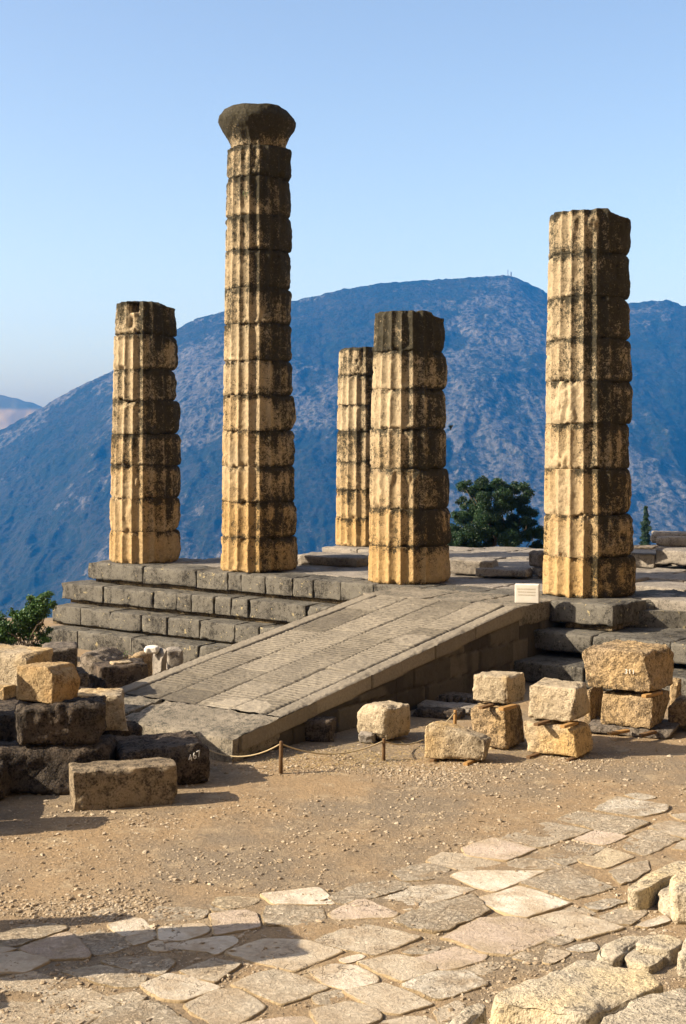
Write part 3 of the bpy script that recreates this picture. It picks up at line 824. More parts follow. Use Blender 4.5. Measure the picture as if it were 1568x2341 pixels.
S(q3([(900, 470), (1080, 390), (1250, 450), (1060, 520), (940, 490)]), .3, 5, .02)
S(q3([(540, 620), (810, 510), (1110, 640), (860, 715)]), .8, 1, .035)
S(q3([(1170, 395), (1230, 320), (1340, 280), (1530, 340), (1310, 445)]), .9, 0, .03)
S(q3([(1340, 270), (1450, 225), (1700, 250), (1700, 350), (1530, 330)]), .5, 0, .03)
S(q3([(1470, 190), (1560, 180), (1720, 200), (1700, 240), (1560, 225)]), .5, 0, .03)
S(q3([(1100, 545), (1200, 500), (1330, 470), (1340, 530), (1230, 600), (1160, 625)]), .8, 0, .03)
S(q3([(1560, 345), (1700, 360), (1700, 420), (1480, 400)]), .4, 0, .03)
S(q4([(600, 210), (830, 160), (1190, 270), (900, 345), (690, 270)]), .2, 0, .04)
S(q4([(50, 340), (290, 215), (490, 205), (590, 220), (800, 305), (480, 440), (330, 430), (110, 350)]), .2, 2, .05)
S(q4([(940, 130), (1100, 90), (1200, 110), (1020, 165)]), 1, 4, .02)
S(q4([(830, 155), (890, 130), (1000, 175), (900, 200)]), .5, 0, .02)
S(q4([(1040, 200), (1220, 130), (1330, 165), (1220, 250), (1120, 250)]), .8, 0, .03)
S(q4([(1260, 260), (1440, 190), (1470, 230), (1330, 270)]), .3, 4, .04)
S(q4([(680, 485), (720, 405), (850, 430), (740, 490)]), .1, 1, .04)
S(q4([(490, 460), (580, 410), (665, 450), (650, 485)]), .5, 0, .03)
S(q4([(830, 400), (1000, 360), (990, 400), (880, 415)]), .7, 4, .02)
S(q4([(700, 350), (830, 320), (880, 345), (780, 385)]), 1, 1, .02)
S(q4([(200, 530), (360, 480), (430, 500), (300, 560)]), .6, 0, .012)
S(q2([(330, 640), (620, 615), (760, 640), (600, 690), (360, 680)]), 1, 2, .008)
S(q1([(1400, 200), (1568, 200), (1640, 250), (1560, 275), (1440, 290)]), 1, 0, .02)
S(q2([(0, 430), (200, 420), (290, 440), (200, 480), (60, 500), (-20, 470)]), .9, 5, .02)
# extra slabs beyond the frame so the path carries on
rsx = np.random.RandomState(3)
for i in range(26):
    px = rsx.uniform(1650, 2300); py = rsx.uniform(1800, 2200); s = (py - 986) / 11.0
    S([(px - s, py), (px, py - s * .35), (px + s, py - s * .05), (px + s * .2, py + s * .38)], rsx.rand(), int(rsx.randint(5)), .03)
for i in range(18):
    px = rsx.uniform(-900, -120); py = rsx.uniform(2130, 2400); s = (py - 986) / 11.0
    S([(px - s, py), (px, py - s * .3), (px + s, py), (px, py + s * .3)], rsx.rand(), int(rsx.randint(5)), .03)
TON = [(.60, .52, .40), (.54, .47, .365), (.58, .475, .38), (.65, .585, .475), (.70, .64, .53), (.62, .52, .36)]
def paving():
    from mathutils.geometry import tessellate_polygon
    Vs = []; Fs = []; TN = []; RG = []; EG = []; off = 0
    for k, (poly, rough, tone, th) in enumerate(SL):
        W = np.array([gp(x, y, .02)[:2] for x, y in poly]); c = W.mean(0)
        # smooth/irregular outline
        pts = []
        m = len(W)
        for i in range(m):
            p, q = W[i], W[(i + 1) % m]; L = np.linalg.norm(q - p); ns = max(3, int(L / .04))
            for t in np.arange(ns) / ns: pts.append(p + (q - p) * t)
        O = np.array(pts)
        for _ in range(1): O = O * .5 + .25 * (np.roll(O, 1, 0) + np.roll(O, -1, 0))
        dirs = O - c; L = np.linalg.norm(dirs, axis=1, keepdims=True)
        nz = fbm(np.column_stack([O * 5, np.full(len(O), k * 3.1)]), 4, k, .6)[:, None]
        O = O + dirs / L * nz * (.022 + .03 * rough) + dirs / L * .028
        N = len(O)
        rings = [1.0, .985, .955, .9, .8, .68, .55, .42, .3, .18, .08]
        R_ = []
        for j, s in enumerate(rings): R_.append(c + (O - c) * s)
        base = c + (O - c) * 1.006
        tz = .003 * (k % 4) - .002; th = th * .34
        allp = [np.column_stack([base, np.full(N, -.12)])]
        tilt = (np.random.RandomState(k).rand(2) - .5) * .03
        for j, r in enumerate(R_):
            P3 = np.column_stack([r * 4, np.full(N, float(k))])
            zz = th + tz - (.012 if j == 0 else .003 if j == 1 else 0) + (.006 + .012 * rough) * fbm(P3, 4, 3, .6) + rough * .010 * fbm(P3 * 6, 3, 8, .6)
            zz = zz + (r - c) @ tilt
            allp.append(np.column_stack([r, zz]))
        P = np.concatenate(allp); nr = len(allp)
        q = grid_faces(N, nr, True) + off
        ar = ((O[:, 0] * np.roll(O[:, 1], -1) - np.roll(O[:, 0], -1) * O[:, 1]).sum())
        if ar < 0: q = q[:, ::-1]
        Vs.append(P); Fs.append(q)
        cen = len(P); Vs.append(np.array([[c[0], c[1], th + tz]]))
        last = off + (nr - 1) * N
        i = np.arange(N); tri = np.stack([last + i, last + (i + 1) % N, np.full(N, off + cen), np.full(N, off + cen)], 1)
        if ar < 0: tri = tri[:, [1, 0, 2, 3]]
        Fs.append(tri)
        TN += [TON[tone]] * (len(P) + 1); RG += [rough] * (len(P) + 1)
        er = np.array([1, 1, .95, .55, .25] + [0] * (nr - 5)); EG += list(np.repeat(er, N)) + [0]
        off += len(P) + 1
    V = np.concatenate(Vs); Q = np.concatenate(Fs)
    faces = [tuple(f[:3]) if f[2] == f[3] else tuple(f) for f in Q.tolist()]
    me = mesh(V, faces, True, 'paving')
    ca = me.color_attributes.new('tonecol', 'FLOAT_COLOR', 'POINT')
    ca.data.foreach_set('color', np.column_stack([np.array(TN), np.ones(len(TN))]).astype(np.float32).ravel())
    attr(me, 'rough', RG); attr(me, 'edge', EG)
    n = NT('paving_stone'); v = n.vec(False)
    at = n.n('ShaderNodeAttribute', attribute_name='tonecol'); rg = n.attr('rough')
    c = n.mix(n.ramp(n.noise(v, 2.6, 6, .62), .35, .7), at.outputs['Color'], (.46, .37, .26))
    n.t.nodes[-1].inputs[0].default_value = .5
    g = n.noise(v, 18, 7, .7); c = n.mix(1.0, c, n.gray(n.math('ADD', n.math('MULTIPLY', g, .7), .65)), 'MULTIPLY')
    pit = n.ramp(n.noise(v, 26, 5, .75, .4), .36, .56)
    pitm = n.math('MULTIPLY', n.math('SUBTRACT', 1.0, pit), rg)
    c = n.mix(n.math('MULTIPLY', pitm, .35), c, (.2, .16, .11))
    s = n.ramp(n.noise(v, 3.5, 8, .72), .58, .70); c = n.mix(n.math('MULTIPLY', s, .45), c, (.33, .25, .16))
    ed = n.ramp(n.math('ADD', n.math('MULTIPLY', n.attr('edge'), .55), n.noise(v, 7, 6, .7)), .72, .92)
    c = n.mix(ed, c, (.42, .32, .19))
    cr = n.ramp(n.math('ABSOLUTE', n.math('SUBTRACT', n.noise(v, 1.9, 5, .62), .5)), 0, .009)
    crm = n.math('MULTIPLY', n.math('SUBTRACT', 1.0, cr), n.ramp(n.noise(v, 1.0, 2), .45, .55))
    c = n.mix(n.math('MULTIPLY', crm, .6), c, (.14, .11, .075))
    h = n.math('ADD', n.math('MULTIPLY', g, 1.0), n.math('MULTIPLY', n.math('SUBTRACT', 0.0, pitm), 1.3))
    h = n.math('SUBTRACT', h, crm)
    h = n.math('ADD', h, n.math('MULTIPLY', n.noise(v, 7, 6, .7), n.math('ADD', rg, .25)))
    o = link('paving', me, n.fin(c, n.bump(h, .8, .03))); tag(o, kind='structure')
paving()

# ------------------------------------------------------------------ gravel
ICO = None
def scatter_stones():
    t = (1 + 5 ** .5) / 2
    iv = np.array([(-1, t, 0), (1, t, 0), (-1, -t, 0), (1, -t, 0), (0, -1, t), (0, 1, t), (0, -1, -t), (0, 1, -t), (t, 0, -1), (t, 0, 1), (-t, 0, -1), (-t, 0, 1)]) / 1.9
    ifc = np.array([(0, 11, 5), (0, 5, 1), (0, 1, 7), (0, 7, 10), (0, 10, 11), (1, 5, 9), (5, 11, 4), (11, 10, 2), (10, 7, 6), (7, 1, 8), (3, 9, 4), (3, 4, 2), (3, 2, 6), (3, 6, 8), (3, 8, 9), (4, 9, 5), (2, 4, 11), (6, 2, 10), (8, 6, 7), (9, 8, 1)])
    rs = np.random.RandomState(44)
    N = 22000
    px = rs.uniform(-150, 1700, N); py = 1640 + (2360 - 1640) * rs.rand(N) ** 1.0
    d = EYE * F / (py - HY); x = (px - 784) * d / F
    s = .0065 * np.exp(rs.randn(N) * .6) + .002
    # bigger stones by the ramp foot, the path edge and the block feet
    band = (rs.rand(N) < .25); s[band & (np.abs(py - (1800 + (px - 784) * -.06)) < 60)] *= 1.5
    big = rs.rand(N) < .010; s[big] = rs.uniform(.018, .04, big.sum())
    for (cx, cy, rx, ry, m, sz) in [(930, 1772, 190, 26, 2600, .009), (700, 1740, 120, 40, 1200, .009), (1130, 1745, 160, 14, 700, .009), (1290, 1742, 130, 12, 600, .008), (250, 2075, 330, 22, 2200, .011), (620, 2055, 160, 16, 700, .011),
                                  (1250, 1935, 190, 30, 900, .008), (520, 1810, 170, 26, 700, .008), (430, 1880, 200, 14, 400, .007), (760, 1790, 40, 10, 60, .022)]:
        qx = cx + rs.randn(m) * rx * .6; qy = cy + rs.randn(m) * ry * .6; dd = EYE * F / (qy - HY)
        x = np.concatenate([x, (qx - 784) * dd / F]); d = np.concatenate([d, dd]); s = np.concatenate([s, sz * np.exp(rs.randn(m) * .45)])
    N = len(x)
    keep = fbm(np.column_stack([x * .8, d * .8, 0 * x]), 3, 4) > -.35 * 1 + rs.rand(N) * .45 - .1
    x, d, s = x[keep], d[keep], np.minimum(s[keep], .028); N = len(x)
    rot = rs.rand(N) * 6.28; c, sn = np.cos(rot), np.sin(rot)
    sc = np.stack([s * rs.uniform(.8, 1.7, N), s * rs.uniform(.7, 1.2, N), s * rs.uniform(.4, .8, N)], 1)
    L = iv[None] * (1 + .25 * rs.randn(N, 12, 1)) * sc[:, None, :]
    X = L[..., 0] * c[:, None] - L[..., 1] * sn[:, None] + x[:, None]; Y = L[..., 0] * sn[:, None] + L[..., 1] * c[:, None] + d[:, None]
    base = zg(x, d) + .018 * fbm(np.stack([x, d, 0 * x], 1) * .6, 3, 3) + .012 * fbm(np.stack([x, d, 0 * x], 1) * 3.1, 4, 5) + .002
    Z = L[..., 2] + (base + s * .15)[:, None]
    V = np.stack([X, Y, Z], 2).reshape(-1, 3); Q = (ifc[None] + (np.arange(N) * 12)[:, None, None]).reshape(-1, 3)
    me = mesh(V, Q, False, 'gravel')
    tone = np.repeat(rs.rand(N), 12); attr(me, 'tone', tone)
    n = NT('gravel'); v = n.vec(False)
    c = n.mix(n.ramp(n.attr('tone'), .15, .95), (.30, .22, .13), (.62, .53, .40))
    o = link('gravel', me, n.fin(n.mix(n.noise(v, 90, 3), c, (.30, .24, .17)))); tag(o, 'loose pale pebbles strewn over the dirt', 'gravel', kind='stuff')
scatter_stones()

def straw():
    rs = np.random.RandomState(15); N = 2600
    px = np.where(rs.rand(N) < .75, 800 + rs.randn(N) * 110, 1100 + rs.randn(N) * 150); py = 1735 + rs.randn(N) * 16 + (px - 800) * -.02
    d = EYE * F / (py - HY); x = (px - 784) * d / F; a = rs.rand(N) * 6.28; L = rs.uniform(.02, .07, N)
    u = np.stack([np.cos(a), np.sin(a), rs.uniform(-.05, .5, N)], 1) * L[:, None]; w = np.stack([-np.sin(a), np.cos(a), 0 * a], 1) * .002
    c = np.stack([x, d, zg(x, d) + .012 + .008 * rs.rand(N)], 1); up = np.array([0, 0, .0025])
    V = np.stack([c - w, c + w, c + u, c + up, c + u * .5 + up], 1).reshape(-1, 3)
    Q = []
    for i in range(N): k = i * 5; Q += [(k, k + 1, k + 2), (k, k + 3, k + 2), (k + 1, k + 2, k + 3)]
    n = NT('straw'); o = link('dry_grass', mesh(V, np.array(Q), False, 'dry_grass'), n.fin(n.mix(n.noise(n.vec(False), 6, 3), (.50, .36, .13), (.38, .30, .15))))
    tag(o, 'short dry yellow grass litter on the dirt between the rope posts', 'dry grass', kind='stuff')
straw()

# ------------------------------------------------------------------ loose blocks: left pile
LP = 'tumbled stone blocks left of the ramp'
pxrock(157, 408, 1768, 1858, 0, .50, 18, 'long squared pale block lying lengthways on the dirt in the left foreground', 'tan', group=LP, seed=1, skew=.015, n=50, r=.025, rough=.008, big=.012, chips=2, edge=.06)
pxrock(-60, 262, 1722, 1822, 0, .9, 6, 'low broad black boulder under the dark boulder at the bottom of the left pile', 'darkrock', name='boulder', cat='boulder', group=LP, seed=2, n=36, r=.12, rough=.03, big=.07)
pxrock(33, 247, 1619, 1720, .6, .75, 8, 'dark brown rough boulder directly beneath the orange block', 'darkrock', name='boulder', cat='boulder', group=LP, d=17.95, seed=4, n=36, r=.10, rough=.03, big=.05, cuts=(((1, -.2, -.8), .82),))
pxrock(42, 182, 1532, 1617, 1.135, .5, -24, 'orange brown chipped block sitting topmost at the front of the left pile', 'orange', group=LP, d=18.05, seed=9, n=34, r=.035, rough=.012, big=.02, chips=3, cuts=(((1, 0, .9), .66), ((1, -.7, 0), .8)))
pxrock(172, 290, 1594, 1668, .5, .55, 10, 'small pale flat topped block leaning beside the lower left edge of the ramp', 'cream', group=LP, d=19.3, seed=6, n=32, r=.03, rough=.014, big=.03, chips=4)
pxrock(238, 486, 1722, 1810, 0, 1.15, 18, 'big flat dark boulder with the white painted number 467', 'darkrock', name='boulder', cat='boulder', group=LP, seed=7, n=40, r=.13, rough=.025, big=.05, chips=6)
pxrock(-70, 120, 1500, 1567, .86, .8, -22, 'weathered cream block on top of the pile cut off by the left edge', 'cream', group=LP, d=20.6, seed=8, n=34, r=.03, rough=.012, big=.02, chips=4, edge=.09)
pxrock(84, 184, 1486, 1546, .85, .8, 12, 'pale topped block with a dark shaded front, behind the cream block at the left edge', 'grayrock', group=LP, d=22.0, seed=10, n=30, r=.04, rough=.012, big=.02)
pxrock(-60, 62, 1570, 1640, .38, .7, -16, 'lower cream block under the one cut off by the left edge', 'cream', group=LP, d=20.4, seed=11, n=30, r=.03, rough=.012, big=.02)
pxrock(120, 206, 1543, 1600, .45, .7, 16, 'rounded grey block just behind the orange block', 'grayrock', group=LP, d=22.1, seed=12, n=26, r=.05, rough=.012, big=.02)
pxrock(-60, 190, 1640, 1790, 0, 1.6, 4, 'large dark base rock buried deep in the left pile', 'darkrock', name='boulder', cat='boulder', group=LP, d=19.1, seed=13, n=30, r=.12, rough=.03, big=.08)
pxrock(60, 210, 1600, 1760, 0, 1.5, 4, 'dark rock holding up the grey block behind the orange block', 'darkrock', name='boulder', cat='boulder', group=LP, d=21.0, seed=14, n=30, r=.1, rough=.03, big=.06)
pxrock(205, 330, 1668, 1760, 0, .9, 20, 'reddish dark rock between the left pile and the foot of the ramp', 'darkrock', name='boulder', cat='boulder', group=LP, d=19.4, seed=15, n=28, r=.08, rough=.03, big=.06)
pxrock(-75, 14, 1755, 1835, 0, .5, 0, 'dark stone cut off by the left edge at the bottom of the pile', 'darkrock', name='boulder', cat='boulder', group=LP, seed=16, n=24, r=.09, rough=.02, big=.03)
BP = 'rubble in the hollow between the steps and the ramp'
pxrock(186, 282, 1500, 1600, -.5, .9, -14, 'grey wedge shaped rock lying below the lowest step', 'grayrock', name='rubble_rock', cat='rock', group=BP, d=25.5, seed=21, n=28, r=.05, rough=.03, big=.07, cuts=(((1, 0, 1.6), .72),))
pxrock(215, 342, 1527, 1640, -.5, .6, 14, 'long dark beam like rock beside the ramp edge', 'darkrock', name='rubble_rock', cat='rock', group=BP, d=23.6, seed=22, n=30, r=.05, rough=.02, big=.03, topslope=(.12, 0))
o = pxrock(252, 304, 1516, 1527, .66, .22, 20, 'small flat pale stone lying on the dark beam rock', 'cream', name='rubble_rock', cat='rock', group=BP, d=23.8, seed=23, n=14, r=.03, rough=.01, big=.02)
pxrock(346, 384, 1494, 1600, -.5, .42, 30, 'upright pale grey stone post with a jagged top standing next to the ramp edge', 'floor', name='rubble_rock', cat='rock', group=BP, d=25.5, seed=24, n=30, r=.02, rough=.012, big=.015)
pxrock(333, 362, 1480, 1495, .615, .25, 0, 'tiny whitish lump resting on the upright grey stone', 'marble', name='rubble_rock', cat='rock', group=BP, d=25.5, seed=25, n=12, r=.05, rough=.03, big=.03)
pxrock(378, 420, 1492, 1580, -.5, .5, 10, 'small pale slab topped stone right of the upright grey stone', 'floor', name='rubble_rock', cat='rock', group=BP, d=26.4, seed=26, n=20, r=.03, rough=.02, big=.03)
pxrock(296, 346, 1502, 1590, -.5, .5, -20, 'small orange rock in the hollow beneath the steps', 'gold', name='rubble_rock', cat='rock', group=BP, d=26.0, seed=27, n=20, r=.06, rough=.02, big=.04)
pxrock(190, 268, 1560, 1680, -.4, .7, 34, 'black slanting rock between the grey wedge and the pale flat topped block', 'darkrock', name='rubble_rock', cat='rock', group=BP, d=22.4, seed=28, n=26, r=.06, rough=.03, big=.05, cuts=(((1, 0, 1), .75),))

# ------------------------------------------------------------------ loose blocks: right
RP = 'stone blocks set out on the right of the ramp'
pxrock(816, 944, 1622, 1698, .03, .62, -42, 'rounded cream boulder with a hacked front resting by the ramp wall', 'cream', name='boulder', cat='boulder', group=RP, seed=31, n=50, r=.12, rough=.014, big=.045, chips=6, cuts=(((-1, 0, 1.2), .74), ((-1, -.4, -1.3), .78), ((0, -1, -1), .85), ((.3, 0, 1), .9)))
pxrock(975, 1118, 1676, 1741, .05, .36, -14, 'cream block with a sloping broken top lying in front behind the rope', 'cream', group=RP, seed=32, n=44, r=.03, rough=.01, big=.02, chips=2, topslope=(-.22, 0), edge=.10, cuts=(((-1, 0, 1.3), .88),))
pxrock(1074, 1197, 1626, 1712, .04, .55, -35, 'golden rough block beneath the small squared cream block', 'gold', group=RP, seed=33, n=40, r=.05, rough=.016, big=.03, chips=3)
pxrock(1083, 1197, 1552, 1614, .655, .5, -33, 'small squared cream block stacked on the golden rough block, beside the sloping one', 'cream', group=RP, d=20.55, seed=34, n=36, r=.035, rough=.012, big=.02, chips=2, edge=.09)
pxrock(1198, 1358, 1668, 1733, .04, .62, -34, 'whitish block with a ledge at its foot, lower of the middle right stack', 'cream', group=RP, seed=35, n=40, r=.04, rough=.014, big=.02, chips=3)
pxrock(1201, 1353, 1576, 1653, .50, .62, -32, 'pale block with a pecked rectangular front, upper of the middle right stack', 'cream', group=RP, d=19.95, seed=36, n=44, r=.055, rough=.013, big=.025, chips=2, cuts=(((1, 0, -1.2), .84), ((-1, 0, 1.6), .88)))
pxrock(1336, 1560, 1671, 1690, 0, .9, -20, 'thin flat grey slab on the ground under the large golden stack', 'grayrock', name='stone_slab', cat='stone slab', group=RP, seed=37, n=30, r=.02, rough=.01, big=.015)
pxrock(1368, 1532, 1596, 1673, .12, .75, -33, 'golden pitted block, lower of the large right stack', 'gold', group=RP, d=21.3, seed=38, n=44, r=.05, rough=.02, big=.035, chips=3)
pxrock(1331, 1542, 1494, 1585, .68, .95, -33, 'largest golden pitted block with a white number, top of the large right stack', 'gold', group=RP, d=21.2, seed=39, n=54, r=.07, rough=.026, big=.045, chips=3, cuts=(((-1, 0, 1.4), .84), ((1, -.3, -1), .88)))
pxrock(1334, 1380, 1580, 1658, .02, .5, -33, 'narrow golden block standing behind the middle right stack', 'gold', group=RP, d=22.0, seed=40, n=26, r=.04, rough=.015, big=.02)
pxrock(1522, 1640, 1608, 1676, .04, .6, -30, 'golden rounded block cut off by the right edge', 'gold', group=RP, d=21.6, seed=41, n=40, r=.09, rough=.018, big=.04, cuts=(((-1, 0, 1), .76),))
pxrock(1524, 1566, 1563, 1660, .0, .5, -20, 'small orange rock jammed beside the large golden stack near the right edge', 'gold', name='rubble_rock', cat='rock', group=RP, d=23.0, seed=42, n=22, r=.06, rough=.03, big=.05)
for (x0, x1, yt, yb, lab, sd, mt) in [(693, 768, 1648, 1699, 'dark rock against the foot of the ramp wall', 43, 'darkrock'), (636, 688, 1660, 1690, 'squat dark rock near the front corner of the ramp', 44, 'darkrock'),
                                 (745, 772, 1684, 1699, 'little grey stone in front of the dark rock by the ramp wall', 45, 'grayrock'), (817, 862, 1680, 1702, 'whitish stone wedged under the rounded cream boulder', 46, 'floor')]:
    pxrock(x0, x1, yt, yb, 0, .35, -10, lab, mt, name='rubble_rock', cat='rock', group='small rocks along the ramp wall', seed=sd, n=22, r=.08, rough=.02, big=.04)
# timber shims
def plank(p0, p1, w, h, mat, label):
    p0 = np.array(p0, float); p1 = np.array(p1, float); v = p1 - p0; L = np.linalg.norm(v)
    P, Q = rockverts(L, w, h, seed=int(L * 991) % 97, n=20, r=.006, rough=.002, big=.006, chips=0, edge=.01, freq=6)
    o = link('wood_shim', mesh(P, Q, True, 'wood_shim'), M[mat]); o.location = (p0 + p1) / 2
    o.rotation_euler = (0, -math.asin(v[2] / L), math.atan2(v[1], v[0]))
    tag(o, label, 'wood shim', 'timber shims under the blocks')
def shim(px, py, z, L, ang, w, h, mat, label):
    c = gp(px, py, z); a = R(ang); c = c + np.array([math.cos(a), math.sin(a), 0]) * .13; L = L * .75; v = np.array([math.cos(a), math.sin(a), 0]) * L / 2
    plank(c - v, c + v, w, h, mat, label)
shim(992, 1738, .025, .5, 55, .07, .05, 'wood', 'dark timber under the left end of the sloping cream block')
shim(1068, 1746, .025, .5, 60, .07, .05, 'newwood', 'tan timber under the right end of the sloping cream block')
shim(1130, 1708, .02, .45, 50, .07, .04, 'wood', 'timber under the golden block of the two block stack')
shim(1100, 1618, .63, .4, 50, .08, .04, 'wood', 'left timber between the squared cream block and the golden block')
shim(1150, 1620, .63, .5, 50, .09, .045, 'newwood', 'right timber between the squared cream block and the golden block')
shim(1212, 1730, .02, .5, 50, .07, .04, 'wood', 'dark timber poking out left beneath the whitish block')
shim(1300, 1738, .02, .5, 52, .07, .04, 'wood', 'timber beneath the middle of the whitish block')
shim(1228, 1656, .485, .45, 50, .08, .04, 'wood', 'left timber between the two blocks of the middle right stack')
shim(1290, 1660, .485, .5, 50, .08, .04, 'newwood', 'right timber between the two blocks of the middle right stack')
shim(1400, 1676, .10, .55, 35, .09, .045, 'newwood', 'yellow timber sticking out beneath the lower golden pitted block')
shim(1470, 1680, .10, .5, 45, .08, .045, 'wood', 'dark timber beneath the right end of the lower golden pitted block')
shim(1480, 1590, .66, .6, 45, .08, .04, 'newwood', 'timber between the two big golden pitted blocks')
# carved fragments
def dentil(px, py, L, D, ang, label, mat='floor', nd=9, th=.13):
    c = gp(px, py, 0); root = empty('carved_fragment', c, R(ang)); tag(root, label, 'carved fragment', 'carved cornice fragments lying by the ramp wall')
    P, Q = rockverts(L, D, th, seed=int(px), n=34, r=.02, rough=.01, big=.015, chips=3, edge=.06); P += np.array([0, D / 2, th / 2])
    link('slab', mesh(P, Q, True, 'slab'), M[mat], root)
    Vs = []; Qs = []; off = 0
    for i in range(nd):
        P, Q = rockverts(L / nd * .55, .07, th * .62, seed=i, n=6, r=.01, rough=.004, big=.006, chips=1)
        P += np.array([-L / 2 + (i + .5) * L / nd, -.03, th * .55]); Vs.append(P); Qs.append(Q + off); off += len(P)
    link('dentil_row', mesh(np.concatenate(Vs), np.concatenate(Qs), True, 'dentil_row'), M[mat], root)
dentil(1015, 1632, .95, .42, -24, 'carved slab with a row of square teeth, nearer the rope', 'floor')
dentil(1040, 1612, 1.0, .4, -24, 'broken pale carved slab behind the toothed slab', 'grayrock', 8, .16)
pxrock(940, 1062, 1629, 1648, 0, .3, -24, 'low dark stone beam before the toothed carved slab', 'darkrock', name='stone_slab', cat='stone slab', seed=48, n=24, r=.02)

# ------------------------------------------------------------------ stones on the platform floor
PF = 'blocks lying on the temple floor'
pxrock(1020, 1146, 1284, 1316, ZS, .8, -22, 'long low block on the temple floor just right of the thick column', 'floor', group=PF, seed=51, n=26, r=.03, rough=.01, big=.02)
pxrock(1086, 1222, 1304, 1322, ZS, .7, -22, 'flat pale slab on the temple floor in front of the pine', 'floor', group=PF, seed=52, n=26, r=.03, rough=.01, big=.02)
pxrock(1210, 1262, 1264, 1302, 1.58, .5, 20, 'rounded grey boulder just left of the tall right column', 'grayrock', name='boulder', cat='boulder', group=PF, d=31.6, seed=53, n=22, r=.12, rough=.015, big=.03, cuts=(((-1, 0, 1), .8),))
pxrock(1218, 1262, 1302, 1326, ZS, .6, 10, 'small boulder beneath the rounded grey boulder', 'grayrock', name='boulder', cat='boulder', group=PF, d=31.5, seed=54, n=20, r=.08, rough=.015, big=.03)
pxrock(676, 860, 1276, 1298, ZS, .9, -30, 'low broken wall block between the tallest column and the thick column', 'floor', group=PF, seed=55, n=30, r=.03, rough=.01, big=.02)
pxrock(1492, 1680, 1220, 1246, 1.8, .6, -10, 'pale fallen drum fragment at the right edge of the platform', 'floor', name='drum_fragment', cat='stone fragment', group=PF, d=35.2, seed=56, n=30, r=.12, rough=.012, big=.02)
pxrock(1505, 1690, 1230, 1250, 1.8, .3, -6, 'narrow pale fragment in front of the fallen drum fragment', 'floor', name='drum_fragment', cat='stone fragment', group=PF, d=34.4, seed=57, n=30, r=.08, rough=.012, big=.02)
pxrock(1418, 1502, 1258, 1264, 1.8, .5, -20, 'thin dark slab behind the tall right column', 'grayrock', name='stone_slab', cat='stone slab', group=PF, d=33.6, seed=58, n=24, r=.02)

# foreground big stones (bottom right)
def slabstone(pts, h, label, seed, mat='cream', name='stone_block', cat='stone block', group='heavy kerb stones in the right foreground', z0=0.0, big=.018, rough=.012, r=.035):
    """free outline seen at the top level, real thickness"""
    W = np.array([gp(x, y, z0 + h)[:2] for x, y in pts]); c = W.mean(0); W = W - c
    pt = []
    m = len(W)
    for i in range(m):
        p, q = W[i], W[(i + 1) % m]; ns = max(3, int(np.linalg.norm(q - p) / .035))
        for t in np.arange(ns) / ns: pt.append(p + (q - p) * t)
    O = np.array(pt)
    for _ in range(4): O = O * .5 + .25 * (np.roll(O, 1, 0) + np.roll(O, -1, 0))
    if ((O[:, 0] * np.roll(O[:, 1], -1) - np.roll(O[:, 0], -1) * O[:, 1]).sum()) < 0: O = O[::-1]
    L = np.linalg.norm(O, axis=1, keepdims=True); U = O / L
    rows = []
    nz = 12
    for j in range(nz + 1): rows.append((0, j / nz * (h - r)))
    for k in range(1, 6): th = k / 5 * math.pi / 2; rows.append((r * (1 - math.cos(th)), h - r + r * math.sin(th)))
    P = []
    for ins, z in rows: P.append(np.column_stack([O - U * np.minimum(ins, L * .5), np.full(len(O), z)]))
    inner = O - U * np.minimum(r, L * .5)
    ss = [.94, .87, .8, .72, .64, .56, .48, .4, .32, .24, .16, .08]
    for s in ss: P.append(np.column_stack([inner * s, np.full(len(O), h)]))
    N = len(O); nr = len(P); P = np.concatenate(P)
    D = np.zeros_like(P); lev = np.repeat(np.arange(nr), N); side = sstep(nz + 5, nz, lev)[:, None]
    Un = np.tile(U, (nr, 1)); D[:, :2] = Un * side; D[:, 2] = (1 - side[:, 0])
    S3 = P + seed * 2.3
    disp = big * fbm(S3 * 2.2, 3, seed) + rough * fbm(S3 * 9, 4, seed + 3, .65)
    ew = sstep(nz - 4, nz + 2, lev) * sstep(nz + 9, nz + 4, lev); disp = disp - ew * np.maximum(0, fbm(S3 * 4, 3, seed + 6) + .1) * .09
    disp = disp * np.where(lev > nr - 4, .3, 1)
    P = P + D * disp[:, None]
    cen = len(P); P = np.concatenate([P, [[0, 0, h + float(disp[-N:].mean())]]])
    fc = [tuple(f) for f in grid_faces(N, nr, True).tolist()] + [((nr - 1) * N + i, (nr - 1) * N + (i + 1) % N, cen) for i in range(N)]
    o = link(name, mesh(P, fc, True, name), M[mat]); o.location = (c[0], c[1], z0 - .04)
    return tag(o, label, cat, group)
M['kerb'] = stone('kerb_stone', (.55, .48, .365), (.46, .405, .31), dark=(.14, .12, .09), stain=.3, fine=.4, pits=.6, bump=1.0, tint=(.66, .54, .33))
slabstone(q4([(330, 680), (480, 592), (700, 500), (930, 430), (1060, 440), (1130, 480), (1300, 480), (1440, 590), (1250, 670), (1060, 740), (960, 800), (640, 730), (420, 700)]), .42, 'broad flat topped kerb stone at the bottom of the picture', 61, 'kerb')
slabstone(q4([(1030, 800), (1100, 730), (1340, 640), (1568, 600), (1760, 610), (1800, 1000), (1300, 1100), (1010, 960)]), .42, 'kerb stone in the bottom right corner with a small hollow in its top', 62, 'kerb')
slabstone(q4([(70, 810), (250, 700), (330, 700), (330, 760), (180, 860), (90, 900)]), .26, 'small rounded stone left of the broad kerb stone', 63, 'kerb')
slabstone(q4([(170, 900), (300, 800), (420, 850), (380, 1000), (180, 1000)]), .28, 'small stone half below the frame in front of the broad kerb stone', 64, 'kerb')
